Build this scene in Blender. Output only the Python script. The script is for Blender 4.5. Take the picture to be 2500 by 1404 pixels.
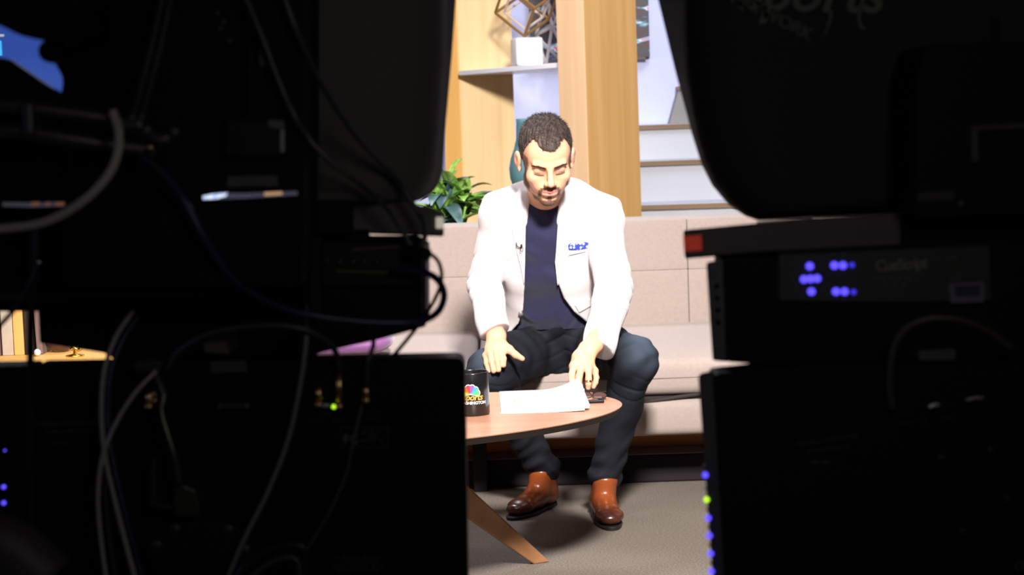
import bpy, bmesh, math, random
import numpy as np
from mathutils import Vector, Matrix, Quaternion

for o in list(bpy.data.objects): bpy.data.objects.remove(o)
random.seed(7); np.random.seed(7)
SC = bpy.context.scene
C = SC.collection
R = math.radians
# ------------------------------------------------------------------ camera
F = 4500.0
PITCH, ROLL = R(5.1), R(2.0)
CAM = np.array([0, 0, 1.27])
_f = np.array([0, math.cos(PITCH), -math.sin(PITCH)])
_r0 = np.array([1.0, 0, 0]); _u0 = np.array([0, math.sin(PITCH), math.cos(PITCH)])
_r = _r0 * math.cos(ROLL) - _u0 * math.sin(ROLL)
_u = _u0 * math.cos(ROLL) + _r0 * math.sin(ROLL)
cd = bpy.data.cameras.new('camera'); cam = bpy.data.objects.new('camera', cd); C.objects.link(cam)
cd.sensor_width = 36; cd.lens = 36 * F / 2500; cd.clip_start = 0.05; cd.clip_end = 60
M = Matrix.Identity(4)
for i in range(3):
    M[i][0] = _r[i]; M[i][1] = _u[i]; M[i][2] = -_f[i]; M[i][3] = CAM[i]
cam.matrix_world = M
SC.camera = cam
cd.dof.use_dof = True; cd.dof.focus_distance = 4.3; cd.dof.aperture_fstop = 6.5
# ------------------------------------------------------------------ world, exposure, lights
SC.view_settings.view_transform = 'Standard'; SC.view_settings.look = 'None'
SC.view_settings.gamma = 1; SC.view_settings.use_curve_mapping = False
SC.view_settings.exposure = 0.0
W = bpy.data.worlds.new('dark_studio'); SC.world = W; W.use_nodes = True
W.node_tree.nodes['Background'].inputs[0].default_value = (0.35, 0.33, 0.4, 1)
W.node_tree.nodes['Background'].inputs[1].default_value = 0.004

def area(name, loc, target, size, power, col, spread=180):
    l = bpy.data.lights.new(name, 'AREA'); l.shape = 'SQUARE'; l.size = size
    l.energy = power; l.color = col; l.spread = R(spread)
    o = bpy.data.objects.new(name, l); C.objects.link(o); o.location = loc
    o.rotation_euler = (Vector(target) - Vector(loc)).to_track_quat('-Z', 'Y').to_euler()
    return o
area('key_light', (0.45, 2.3, 3.0), (0.12, 6.0, 0.8), 0.45, 152, (1, 0.955, 0.90), 100)
area('key_light_left', (-1.6, 3.3, 3.3), (0.1, 6.0, 0.9), 0.6, 12, (1, 0.95, 0.92), 110)
area('back_wall_wash', (0.9, 7.5, 3.3), (0.7, 9.0, 1.2), 0.9, 30, (0.72, 0.76, 1.0), 140)
area('shelf_down_light', (0.12, 8.55, 1.46), (0.16, 8.9, 1.0), 0.1, 3.0, (1, 0.95, 0.88), 160)
area('hair_light', (-0.9, 7.4, 3.3), (0.1, 6.0, 1.0), 0.5, 26, (0.9, 0.92, 1.0), 110)
area('sofa_top_light', (0.5, 5.6, 3.5), (0.4, 6.5, 0.5), 0.8, 6, (1, 0.93, 0.9), 120)
area('added_rig_fill', (0.25, 0.55, 1.5), (0.05, 2.1, 1.05), 0.3, 1.0, (1.0, 0.93, 0.88), 150)  # added unseen fill near the camera, lifts the dark rigs and cables
area('added_blue_fill', (-2.6, 1.2, 1.6), (-0.4, 2.1, 0.9), 0.4, 1.0, (0.45, 0.4, 1.0), 140)  # added unseen bluish fill from the left for the foreground rigs

# ------------------------------------------------------------------ helpers
def rayd(px, py): return _f + _r * (px - 1250) / F - _u * (py - 702) / F
def P(px, py, y):
    d = rayd(px, py); return CAM + d * (y / d[1])
def G(px, py, z):
    d = rayd(px, py); return CAM + d * ((z - CAM[2]) / d[2])

def tag(o, label=None, cat=None, group=None, kind=None):
    if label: o['label'] = label
    if cat: o['category'] = cat
    if group: o['group'] = group
    if kind: o['kind'] = kind
    return o
def empty(name, loc=(0, 0, 0)):
    o = bpy.data.objects.new(name, None); C.objects.link(o); o.location = loc; o.empty_display_size = .05
    return o
def link(name, me, mat=None, parent=None, smooth=False):
    o = bpy.data.objects.new(name, me); C.objects.link(o)
    if mat is not None and not me.materials: me.materials.append(mat)
    if smooth:
        me.polygons.foreach_set('use_smooth', [True] * len(me.polygons))
    if parent is not None:
        o.parent = parent
        loc = Vector((0, 0, 0)); q = parent
        while q is not None: loc += q.location; q = q.parent
        o.location = -loc
        # geometry is authored in world coordinates: bake the offset into the mesh instead
        me.transform(Matrix.Translation(-loc)); o.location = (0, 0, 0)
    return o
class MB:
    """collects shapes (world coordinates) into ONE mesh object"""
    def __init__(s): s.bm = bmesh.new()
    def box(s, lo, hi, bev=0, seg=2, rot=None, about=None):
        lo = Vector(lo); hi = Vector(hi); c = (lo + hi) / 2; d = hi - lo
        m = Matrix.Translation(c) @ Matrix.Diagonal((abs(d.x), abs(d.y), abs(d.z), 1))
        t = bmesh.new(); bmesh.ops.create_cube(t, size=1, matrix=m)
        if bev: bmesh.ops.bevel(t, geom=t.edges[:] , offset=bev, segments=seg, affect='EDGES', profile=.5, clamp_overlap=True)
        if rot is not None:
            a = Vector(about) if about is not None else c
            bmesh.ops.transform(t, matrix=Matrix.Translation(a) @ rot @ Matrix.Translation(-a), verts=t.verts)
        s.add(t); return s
    def add(s, t):
        me = bpy.data.meshes.new('t'); t.to_mesh(me); t.free(); s.bm.from_mesh(me); bpy.data.meshes.remove(me)
    def prism(s, pts_near, pts_far, bev=0, seg=3):
        t = bmesh.new()
        a = [t.verts.new(Vector(p)) for p in pts_near]; b = [t.verts.new(Vector(p)) for p in pts_far]
        n = len(a)
        t.faces.new(a); t.faces.new(b[::-1])
        for i in range(n): t.faces.new((a[i], b[i], b[(i + 1) % n], a[(i + 1) % n]))
        bmesh.ops.recalc_face_normals(t, faces=t.faces)
        if bev: bmesh.ops.bevel(t, geom=t.edges[:], offset=bev, segments=seg, affect='EDGES', profile=.5, clamp_overlap=True)
        s.add(t); return s
    def tube(s, pts, r, n=10, sub=6, closed=False):
        pts = [Vector(p) for p in pts]
        if sub > 1 and len(pts) > 2:
            q = []
            L = len(pts)
            for i in range(L if closed else L - 1):
                p0 = pts[i - 1] if (i > 0 or closed) else pts[0] * 2 - pts[1]
                p1 = pts[i]; p2 = pts[(i + 1) % L]
                p3 = pts[(i + 2) % L] if (i + 2 < L or closed) else p2 * 2 - p1
                for k in range(sub):
                    t = k / sub
                    q.append(.5 * ((2 * p1) + (p2 - p0) * t + (2 * p0 - 5 * p1 + 4 * p2 - p3) * t * t + (3 * p1 - p0 - 3 * p2 + p3) * t ** 3))
            if not closed: q.append(pts[-1])
            pts = q
        rings = []; up = None; N = len(pts)
        for i, p in enumerate(pts):
            d = (pts[(i + 1) % N] - pts[i - 1]) if (closed or 0 < i < N - 1) else (pts[1] - pts[0] if i == 0 else pts[-1] - pts[-2])
            d.normalize()
            if up is None:
                up = d.cross(Vector((0, 1, 0)))
                if up.length < .1: up = d.cross(Vector((1, 0, 0)))
            up = (up - d * up.dot(d)).normalized(); w = d.cross(up)
            rr = r(i / (N - 1)) if callable(r) else r
            rings.append([s.bm.verts.new(p + (up * math.cos(2 * math.pi * k / n) + w * math.sin(2 * math.pi * k / n)) * rr) for k in range(n)])
        for i in range(N if closed else N - 1):
            a, b = rings[i], rings[(i + 1) % N]
            for k in range(n): s.bm.faces.new((a[k], a[(k + 1) % n], b[(k + 1) % n], b[k]))
        if not closed:
            s.bm.faces.new(rings[0][::-1]); s.bm.faces.new(rings[-1])
        return s
    def lathe(s, prof, c, n=40, axis=None):
        c = Vector(c); rings = []
        A = axis.to_matrix().to_4x4() if axis is not None else Matrix.Identity(4)
        for (r, z) in prof:
            if r < 1e-6: rings.append([s.bm.verts.new(c + A @ Vector((0, 0, z)))])
            else: rings.append([s.bm.verts.new(c + A @ Vector((r * math.cos(2 * math.pi * k / n), r * math.sin(2 * math.pi * k / n), z))) for k in range(n)])
        for a, b in zip(rings, rings[1:]):
            if len(a) == 1 and len(b) == 1: continue
            for k in range(n):
                k2 = (k + 1) % n
                if len(a) == 1: s.bm.faces.new((a[0], b[k2], b[k]))
                elif len(b) == 1: s.bm.faces.new((a[k], a[k2], b[0]))
                else: s.bm.faces.new((a[k], a[k2], b[k2], b[k]))
        return s
    def build(s, name, mat, parent=None, smooth=False, fix=True):
        if fix: bmesh.ops.recalc_face_normals(s.bm, faces=s.bm.faces)
        me = bpy.data.meshes.new(name); s.bm.to_mesh(me); s.bm.free()
        return link(name, me, mat, parent, smooth)
def mod_smooth(o, ang=35):
    """smooth shading with sharp edges kept"""
    me = o.data
    me.polygons.foreach_set('use_smooth', [True] * len(me.polygons))
    bm = bmesh.new(); bm.from_mesh(me)
    for e in bm.edges:
        e.smooth = not (len(e.link_faces) == 2 and e.calc_face_angle(0) > R(ang))
    bm.to_mesh(me); bm.free()
    return o

# ------------------------------------------------------------------ materials
def _nt(name):
    m = bpy.data.materials.new(name); m.use_nodes = True
    return m, m.node_tree, m.node_tree.nodes['Principled BSDF']
def mat(name, col, rough=.6, metal=0, var=0, vscale=(8, 8, 8), bump=0, bscale=200, spec=.5, coat=0, sheen=0, trans=0):
    m, nt, b = _nt(name)
    b.inputs['Base Color'].default_value = (*col, 1); b.inputs['Roughness'].default_value = rough
    b.inputs['Metallic'].default_value = metal; b.inputs['Specular IOR Level'].default_value = spec
    if coat: b.inputs['Coat Weight'].default_value = coat; b.inputs['Coat Roughness'].default_value = .15
    if sheen: b.inputs['Sheen Weight'].default_value = sheen
    if trans: b.inputs['Transmission Weight'].default_value = trans
    if var or bump:
        tc = nt.nodes.new('ShaderNodeTexCoord')
    if var:
        mp = nt.nodes.new('ShaderNodeMapping'); mp.inputs['Scale'].default_value = vscale
        n = nt.nodes.new('ShaderNodeTexNoise'); n.inputs['Scale'].default_value = 1; n.inputs['Detail'].default_value = 5
        cr = nt.nodes.new('ShaderNodeValToRGB')
        cr.color_ramp.elements[0].position = .3; cr.color_ramp.elements[1].position = .7
        cr.color_ramp.elements[0].color = (*[c * (1 - var) for c in col], 1)
        cr.color_ramp.elements[1].color = (*[min(1, c * (1 + var)) for c in col], 1)
        nt.links.new(tc.outputs['Object'], mp.inputs[0]); nt.links.new(mp.outputs[0], n.inputs['Vector'])
        nt.links.new(n.outputs[0], cr.inputs[0]); nt.links.new(cr.outputs[0], b.inputs['Base Color'])
    if bump:
        n2 = nt.nodes.new('ShaderNodeTexNoise'); n2.inputs['Scale'].default_value = bscale
        bp = nt.nodes.new('ShaderNodeBump'); bp.inputs['Strength'].default_value = bump; bp.inputs['Distance'].default_value = .002
        nt.links.new(tc.outputs['Object'], n2.inputs['Vector']); nt.links.new(n2.outputs[0], bp.inputs['Height'])
        nt.links.new(bp.outputs[0], b.inputs['Normal'])
    return m
def emis(name, col, s, base=(0, 0, 0)):
    m, nt, b = _nt(name)
    b.inputs['Base Color'].default_value = (*base, 1); b.inputs['Emission Color'].default_value = (*col, 1)
    b.inputs['Emission Strength'].default_value = s
    return m
def ramp_mat(name, stops, mapping=(1, 1, 1), scale=1, detail=5, rough=.5, coord='Object', distort=0, emit=0, bump=0, spec=.5, rot=(0, 0, 0)):
    m, nt, b = _nt(name)
    tc = nt.nodes.new('ShaderNodeTexCoord'); mp = nt.nodes.new('ShaderNodeMapping'); mp.inputs['Scale'].default_value = mapping
    mp.inputs['Rotation'].default_value = rot
    n = nt.nodes.new('ShaderNodeTexNoise'); n.inputs['Scale'].default_value = scale; n.inputs['Detail'].default_value = detail
    n.inputs['Distortion'].default_value = distort
    cr = nt.nodes.new('ShaderNodeValToRGB'); e = cr.color_ramp.elements
    e[0].position, e[0].color = stops[0][0], (*stops[0][1], 1)
    e[1].position, e[1].color = stops[-1][0], (*stops[-1][1], 1)
    for p_, c_ in stops[1:-1]:
        q = e.new(p_); q.color = (*c_, 1)
    nt.links.new(tc.outputs[coord], mp.inputs[0]); nt.links.new(mp.outputs[0], n.inputs['Vector'])
    nt.links.new(n.outputs[0], cr.inputs[0])
    b.inputs['Roughness'].default_value = rough; b.inputs['Specular IOR Level'].default_value = spec
    if emit:
        b.inputs['Base Color'].default_value = (0, 0, 0, 1)
        nt.links.new(cr.outputs[0], b.inputs['Emission Color']); b.inputs['Emission Strength'].default_value = emit
    else: nt.links.new(cr.outputs[0], b.inputs['Base Color'])
    if bump:
        bp = nt.nodes.new('ShaderNodeBump'); bp.inputs['Strength'].default_value = bump; bp.inputs['Distance'].default_value = .002
        nt.links.new(n.outputs[0], bp.inputs['Height']); nt.links.new(bp.outputs[0], b.inputs['Normal'])
    return m
def vcol_mat(name, rough=.5, bump=0, bscale=300, spec=.4, sss=0):
    m, nt, b = _nt(name)
    a = nt.nodes.new('ShaderNodeAttribute'); a.attribute_name = 'tint'
    nt.links.new(a.outputs['Color'], b.inputs['Base Color'])
    b.inputs['Roughness'].default_value = rough; b.inputs['Specular IOR Level'].default_value = spec
    if sss:
        b.inputs['Subsurface Weight'].default_value = sss; b.inputs['Subsurface Radius'].default_value = (.012, .005, .003)
    if bump:
        tc = nt.nodes.new('ShaderNodeTexCoord')
        n2 = nt.nodes.new('ShaderNodeTexNoise'); n2.inputs['Scale'].default_value = bscale
        bp = nt.nodes.new('ShaderNodeBump'); bp.inputs['Strength'].default_value = bump; bp.inputs['Distance'].default_value = .002
        nt.links.new(tc.outputs['Object'], n2.inputs['Vector']); nt.links.new(n2.outputs[0], bp.inputs['Height'])
        nt.links.new(bp.outputs[0], b.inputs['Normal'])
    return m

oak_lit = ramp_mat('lit_oak_side', [(.25, (.78, .49, .27)), (.5, (.84, .55, .32)), (.75, (.88, .60, .36))], mapping=(24, 24, .8), detail=6, rough=.55)  # lighter oak copy for the pillar side that faces the light
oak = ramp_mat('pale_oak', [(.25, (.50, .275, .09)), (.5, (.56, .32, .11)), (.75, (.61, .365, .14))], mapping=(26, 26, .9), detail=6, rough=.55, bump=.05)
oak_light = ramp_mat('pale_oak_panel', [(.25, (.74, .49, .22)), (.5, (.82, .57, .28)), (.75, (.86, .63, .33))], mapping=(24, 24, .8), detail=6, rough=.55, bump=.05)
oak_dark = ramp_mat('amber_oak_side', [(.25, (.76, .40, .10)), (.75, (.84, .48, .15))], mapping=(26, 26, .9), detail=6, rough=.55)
walnut = ramp_mat('walnut_top', [(.25, (.39, .18, .115)), (.5, (.46, .225, .145)), (.75, (.51, .26, .17))], mapping=(1.6, 34, 20), detail=7, rough=.33, bump=.02, rot=(0, 0, R(-18)))
walnut_leg = ramp_mat('walnut_leg', [(.25, (.27, .12, .05)), (.75, (.42, .2, .09))], mapping=(4, 30, 12), detail=6, rough=.4)
tread_wood = mat('brown_tread_edge', (.17, .095, .04), .5, var=.2, vscale=(3, 40, 40))
wall_m = mat('lavender_white_paint', (.52, .55, .80), .7, bump=.05, bscale=60)
white_paint = mat('white_lacquer', (.82, .80, .84), .4)
stair_m = mat('pale_grey_paint', (.47, .48, .52), .6)
carpet = ramp_mat('grey_brown_carpet', [(.2, (.10, .082, .07)), (.5, (.175, .146, .126)), (.8, (.265, .225, .195))], mapping=(1, 1, 1), scale=170, detail=4, rough=.95, bump=.6, spec=.1)
riser_m = mat('shaded_plum_carpet', (.022, .017, .021), .95, bump=.3, bscale=300, spec=.1)  # darkened carpet: the riser's shade is put into the colour
sofa_m = mat('mauve_beige_upholstery', (.355, .285, .26), .85, var=.05, vscale=(90, 90, 90), bump=.35, bscale=500, spec=.2, sheen=.2)
gap_shade_and_strap_m = mat('dark_gap_shade_and_strap', (.02, .015, .014), .8)  # dark tone for the strap and for the shade in the cushion gap
plinth_m = mat('orange_brown_wood_rail', (.62, .24, .06), .5, var=.2, vscale=(2, 30, 30))
black_pl = mat('black_equipment_plastic', (.0035, .0035, .004), .6, spec=.12)
black_soft = mat('black_metal_paint', (.009, .008, .009), .5, spec=.2)
hood_dim_m = mat('dimmed_hood_fabric', (.03, .025, .028), .9, bump=.3, bscale=400, spec=.1)  # darker copy of the hood fabric, for the hood in less light
hood_lit_m = mat('lit_hood_fabric', (.10, .094, .092), .8, bump=.3, bscale=400, spec=.2, sheen=.15)  # brighter copy: soft bounce light put into the fabric colour
hood_side = mat('black_hood_trim', (.004, .004, .005), .8, spec=.1)
rail_m = mat('dark_grey_rail', (.05, .045, .045), .45, metal=.3)
cable_grey = mat('grey_cable_jacket', (.33, .30, .28), .5)
cable_dk = mat('charcoal_cable_jacket', (.045, .043, .045), .4)
cable_blk = mat('black_cable_jacket', (.012, .012, .013), .35)
cable_blue = mat('navy_cable_jacket', (.02, .022, .07), .4)
brass = mat('brass_connector', (.75, .5, .22), .3, metal=1)
steel = mat('dull_steel', (.35, .34, .33), .4, metal=.8)
led_blue = emis('blue_led', (.095, .065, 1.0), 1.9)
led_core = emis('blue_led_core', (.2, .45, 1.0), 3.0)
led_dim = emis('dim_blue_led', (.06, .05, 1.0), .8)
led_green = emis('yellow_green_led', (.5, .95, .02), 1.6)
print_m = mat('faded_white_print', (.16, .165, .15), .8)
print_dim = mat('dim_grey_print', (.075, .075, .072), .8)
# ------------------------------------------------------------------ implicit surface modelling
f32 = np.float32
def smin(a, b, k):
    if k <= 0: return np.minimum(a, b)
    h = np.maximum(k - np.abs(a - b), 0) / k
    return np.minimum(a, b) - h * h * k * .25
def smax(a, b, k): return -smin(-a, -b, k)
def ell(c, r, rot=None):
    """ellipsoid; rot = 3x3 with local axes as rows"""
    c = np.array(c, f32); r = np.array(r, f32); A = None if rot is None else np.array(rot, f32)
    def fn(p):
        q = p - c
        if A is not None: q = q @ A.T
        k0 = np.sqrt(((q / r) ** 2).sum(1)); k1 = np.sqrt(((q / (r * r)) ** 2).sum(1)) + 1e-9
        return k0 * (k0 - 1) / k1
    return fn, c, float(r.max())
def cap(a, b, ra, rb):
    a = np.array(a, f32); b = np.array(b, f32); ab = b - a; L2 = float(ab @ ab) + 1e-9
    def fn(p):
        q = p - a; t = np.clip(q @ ab / L2, 0, 1)
        return np.sqrt(((q - t[:, None] * ab) ** 2).sum(1)) - (ra + (rb - ra) * t)
    return fn, (a + b) / 2, math.sqrt(L2) / 2 + max(ra, rb)
def ecap(a, b, ra, rb, X=(1, 0, 0)):
    """tapered limb of elliptical section: ra, rb = (half width along X, half depth)"""
    a = np.array(a, f32); b = np.array(b, f32); ab = b - a; L = float(np.sqrt(ab @ ab)) + 1e-9; w = ab / L
    X = np.array(X, f32); X = X - w * (X @ w); X /= np.sqrt(X @ X); Y = np.cross(w, X)
    def fn(p):
        q = p - a; t = np.clip(q @ w / L, 0, 1)
        q = q - (t * L)[:, None] * w
        rx = ra[0] + (rb[0] - ra[0]) * t; ry = ra[1] + (rb[1] - ra[1]) * t; rz = np.minimum(rx, ry)
        u, v, z = q @ X, q @ Y, q @ w
        k0 = np.sqrt((u / rx) ** 2 + (v / ry) ** 2 + (z / rz) ** 2)
        k1 = np.sqrt((u / rx ** 2) ** 2 + (v / ry ** 2) ** 2 + (z / rz ** 2) ** 2) + 1e-9
        return k0 * (k0 - 1) / k1
    return fn, (a + b) / 2, L / 2 + max(ra + rb)
class Ops:
    """ordered list of smooth unions ('u') and cuts ('s'), culled per block"""
    def __init__(s): s.l = []
    def u(s, prim, k=.01): s.l.append(('u', k, prim)); return s
    def s_(s, prim, k=.01): s.l.append(('s', k, prim)); return s
    def __call__(s, p, cen=None, rad=None):
        V = np.full(len(p), 1.0, f32)
        for op, k, (fn, c, r) in s.l:
            if cen is not None:
                if np.linalg.norm(cen - c) > r + rad + .04: continue
            d = fn(p)
            V = smin(V, d, k) if op == 'u' else smax(V, -d, k)
        return V
def sdf_mesh(field, lo, hi, h, n=14, cull=True):
    lo = np.array(lo, np.float64); hi = np.array(hi, np.float64); B = n * h
    nb = np.ceil((hi - lo) / B).astype(int)
    g = np.stack(np.meshgrid(*[np.arange(k) for k in nb], indexing='ij'), -1).reshape(-1, 3)
    cen = (lo + (g + .5) * B).astype(f32)
    rad = B * math.sqrt(3) / 2
    d = field(cen)
    act = g[np.abs(d) < rad * 1.35 + .012]
    l = np.arange(n + 1); off = (np.stack(np.meshgrid(l, l, l, indexing='ij'), -1) * h).reshape(-1, 3)
    NG = (nb * n + 2).astype(np.int64)
    vid, vpos, quads = [], [], []
    def gid(a): return (a[:, 0] * NG[1] + a[:, 1]) * NG[2] + a[:, 2]
    corners = [(i, j, k) for i in (0, 1) for j in (0, 1) for k in (0, 1)]
    edges = [(a, b) for a in corners for b in corners if sum(b) - sum(a) == 1 and all(y >= x for x, y in zip(a, b))]
    for b in act:
        o = lo + b * B; p = (o + off).astype(f32)
        c = (o + B / 2).astype(f32)
        V = (field(p, c, rad) if cull else field(p)).reshape(n + 1, n + 1, n + 1)
        S = V < 0
        if S.all() or not S.any(): continue
        cnt = np.zeros((n, n, n), int); acc = np.zeros((n, n, n, 3))
        for a, e in edges:
            va = V[a[0]:a[0] + n, a[1]:a[1] + n, a[2]:a[2] + n]; ve = V[e[0]:e[0] + n, e[1]:e[1] + n, e[2]:e[2] + n]
            cr = (va < 0) != (ve < 0)
            t = np.where(cr, va / np.where(cr, va - ve, 1), 0)
            for ax in range(3):
                acc[..., ax] += np.where(cr, a[ax] + t * (e[ax] - a[ax]), 0)
            cnt += cr
        I = np.argwhere(cnt > 0)
        pos = acc[tuple(I.T)] / cnt[tuple(I.T)][:, None]
        vid.append(gid(I + b * n)); vpos.append(o + (I + pos) * h)
        for ax in range(3):
            s0 = [slice(0, n)] * 3; s1 = list(s0); s1[ax] = slice(1, n + 1)
            A, Bv = S[tuple(s0)], S[tuple(s1)]
            E_ = np.argwhere(A != Bv)
            if not len(E_): continue
            inside = A[tuple(E_.T)]
            e1 = np.zeros(3, int); e2 = np.zeros(3, int); e1[(ax + 1) % 3] = 1; e2[(ax + 2) % 3] = 1
            base = E_ + b * n
            q = np.stack([gid(base - e1 - e2), gid(base - e2), gid(base), gid(base - e1)], 1)
            q = np.where(inside[:, None], q, q[:, ::-1])
            quads.append(q)
    vid = np.concatenate(vid); vpos = np.concatenate(vpos); quads = np.concatenate(quads)
    o = np.argsort(vid); vid = vid[o]; vpos = vpos[o]
    ix = np.searchsorted(vid, quads); ix = np.clip(ix, 0, len(vid) - 1)
    ok = (vid[ix] == quads).all(1)
    return vpos, ix[ok]
def np_mesh(name, v, q, mat_, parent=None, tint=None, smooth=True, relax=0):
    if relax:
        e = np.concatenate([q[:, [0, 1]], q[:, [1, 2]], q[:, [2, 3]], q[:, [3, 0]]])
        for _ in range(relax):
            s = np.zeros_like(v); c = np.zeros(len(v))
            for a, b in ((0, 1), (1, 0)):
                for ax in range(3): s[:, ax] += np.bincount(e[:, a], v[e[:, b], ax], len(v))
                c += np.bincount(e[:, a], minlength=len(v))
            v = v + .5 * (s / np.maximum(c, 1)[:, None] - v)
    me = bpy.data.meshes.new(name)
    me.vertices.add(len(v)); me.vertices.foreach_set('co', v.astype(f32).ravel())
    k = q.shape[1]
    me.loops.add(len(q) * k); me.loops.foreach_set('vertex_index', q.astype(np.int32).ravel())
    me.polygons.add(len(q)); me.polygons.foreach_set('loop_start', np.arange(0, len(q) * k, k, dtype=np.int32))
    me.update(calc_edges=True); me.validate()
    if tint is not None:
        a = me.color_attributes.new('tint', 'FLOAT_COLOR', 'POINT')
        a.data.foreach_set('color', np.c_[tint, np.ones(len(tint))].astype(f32).ravel())
    return link(name, me, mat_, parent, smooth)
def hit(field, px, py, y0, y1, n=400):
    ys = np.linspace(y0, y1, n); d = rayd(px, py)
    p = (CAM + d[None, :] * (ys / d[1])[:, None]).astype(f32)
    V = field(p); i = np.argmax(V < 0)
    return p[i].astype(float) if V[i] < 0 else p[-1].astype(float)
def poly2d(P2, poly):
    """signed distance to a polygon, negative inside"""
    poly = np.array(poly, f32); d = np.full(len(P2), 1e9, f32); s = np.ones(len(P2), f32); N = len(poly)
    j = N - 1
    for i in range(N):
        e = poly[j] - poly[i]; w = P2 - poly[i]
        b = w - e * np.clip((w @ e) / (e @ e + 1e-12), 0, 1)[:, None]
        d = np.minimum(d, (b * b).sum(1))
        c1 = P2[:, 1] >= poly[i][1]; c2 = P2[:, 1] < poly[j][1]; c3 = e[0] * w[:, 1] > e[1] * w[:, 0]
        f = (c1 & c2 & c3) | (~c1 & ~c2 & ~c3); s[f] *= -1
        j = i
    return s * np.sqrt(d)

# ------------------------------------------------------------------ the man on the sofa
HS = 1.07
yaw, pit, rol = R(7), R(27), R(1.5)
fh = np.array([math.sin(yaw) * math.cos(pit), -math.cos(yaw) * math.cos(pit), -math.sin(pit)])
xh = np.array([math.cos(yaw), math.sin(yaw), 0.0]); uh = np.cross(xh, -fh) * -1
uh = np.cross(fh, xh) * -1 if np.cross(fh, xh)[2] < 0 else np.cross(fh, xh)
xh, uh = xh * math.cos(rol) + uh * math.sin(rol), uh * math.cos(rol) - xh * math.sin(rol)
HR = np.array([xh, fh, uh])            # rows: viewer right, forward, up
H0 = P(1332, 391, 5.80)
def hw(x, y, z): return H0 + HS * (x * xh + y * fh + z * uh)
def hl(p): return ((p - H0) @ HR.T) / HS
def hell(c, r, rx=0, ry=0, rz=0):
    rot = (Matrix.Rotation(rx, 3, 'X') @ Matrix.Rotation(ry, 3, 'Y') @ Matrix.Rotation(rz, 3, 'Z'))
    A = np.array(rot.transposed()) @ HR
    return ell(hw(*c), np.array(r) * HS, A)
def hcap(a, b, ra, rb): return cap(hw(*a), hw(*b), ra * HS, rb * HS)

person = empty('person', (.15, 6.05, 0.0))
tag(person, 'man in an off-white blazer, navy shirt and dark jeans seated on the sofa, looking down', 'person')

# torso skeleton: pixel, depth, half width, half depth
TOR = [(1340, 500, 6.00, .135, .075), (1346, 560, 6.03, .165, .108), (1352, 640, 6.07, .152, .112), (1358, 720, 6.13, .135, .110), (1366, 800, 6.19, .165, .118), (1368, 850, 6.22, .175, .12)]
SHL, SHR = P(1224, 528, 5.98), P(1470, 540, 5.98)
ELL_, ELR = P(1183, 690, 6.02), P(1499, 708, 5.88)
WRL, WRR = P(1212, 818, 5.80), P(1449, 842, 5.56)
NB = P(1335, 500, 5.98)
HIL, HIR = P(1318, 850, 6.22), P(1420, 852, 6.22)
KNL, KNR = P(1196, 912, 5.80), P(1549, 880, 5.75)
ANL, ANR = np.array([.085, 6.0, .13]), np.array([.275, 5.84, .13])
def torso(o, g, k=.03):
    for a, b in zip(TOR, TOR[1:]):
        o.u(ecap(P(*a[:3]), P(*b[:3]), (a[3] + g, a[4] + g), (b[3] + g, b[4] + g)), k)
    for S in (SHL, SHR):
        o.u(cap(P(1338, 498, 6.0), S + np.array([0, .02, .0]), .046 + g, .045 + g), k)
        o.u(ell(S, (.052 + g, .055 + g, .052 + g)), k)
    return o
def hand_left(o):
    y = 5.735
    W_ = P(1211, 822, 5.79); Pm = P(1211, 850, 5.755)
    o.u(ecap(WRL, W_, (.030, .022), (.029, .021)), .012)
    o.u(ecap(W_, Pm, (.029, .02), (.037, .018)), .012)
    kn = [P(1225, 862, 5.735), P(1211, 858, 5.73), P(1197, 862, 5.735), P(1186, 868, 5.745)]
    for q in kn: o.u(cap(Pm, q, .016, .0115), .012)
    mid = [P(1229, 876, 5.718), P(1214, 880, 5.71), P(1200, 883, 5.715), P(1188, 887, 5.725)]
    tip = [P(1229, 892, 5.712), P(1217, 903, 5.705), P(1205, 906, 5.707), P(1193, 906, 5.718)]
    for a, b, c, r in zip(kn, mid, tip, (.0098, .0102, .0096, .0085)):
        o.u(cap(a, b, r * 1.06, r), .005); o.u(cap(b, c, r, r * .86), .004)
    t0, t1, t2, t3 = P(1224, 842, 5.76), P(1243, 853, 5.74), P(1259, 867, 5.73), P(1275, 876, 5.73)
    o.u(cap(t0, t1, .017, .0135), .012); o.u(cap(t1, t2, .0125, .0112), .006); o.u(cap(t2, t3, .0112, .0085), .005)
    for c, b in zip(tip, mid):
        pass
    return [(tip[i], mid[i]) for i in range(4)] + [(t3, t2)]
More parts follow.
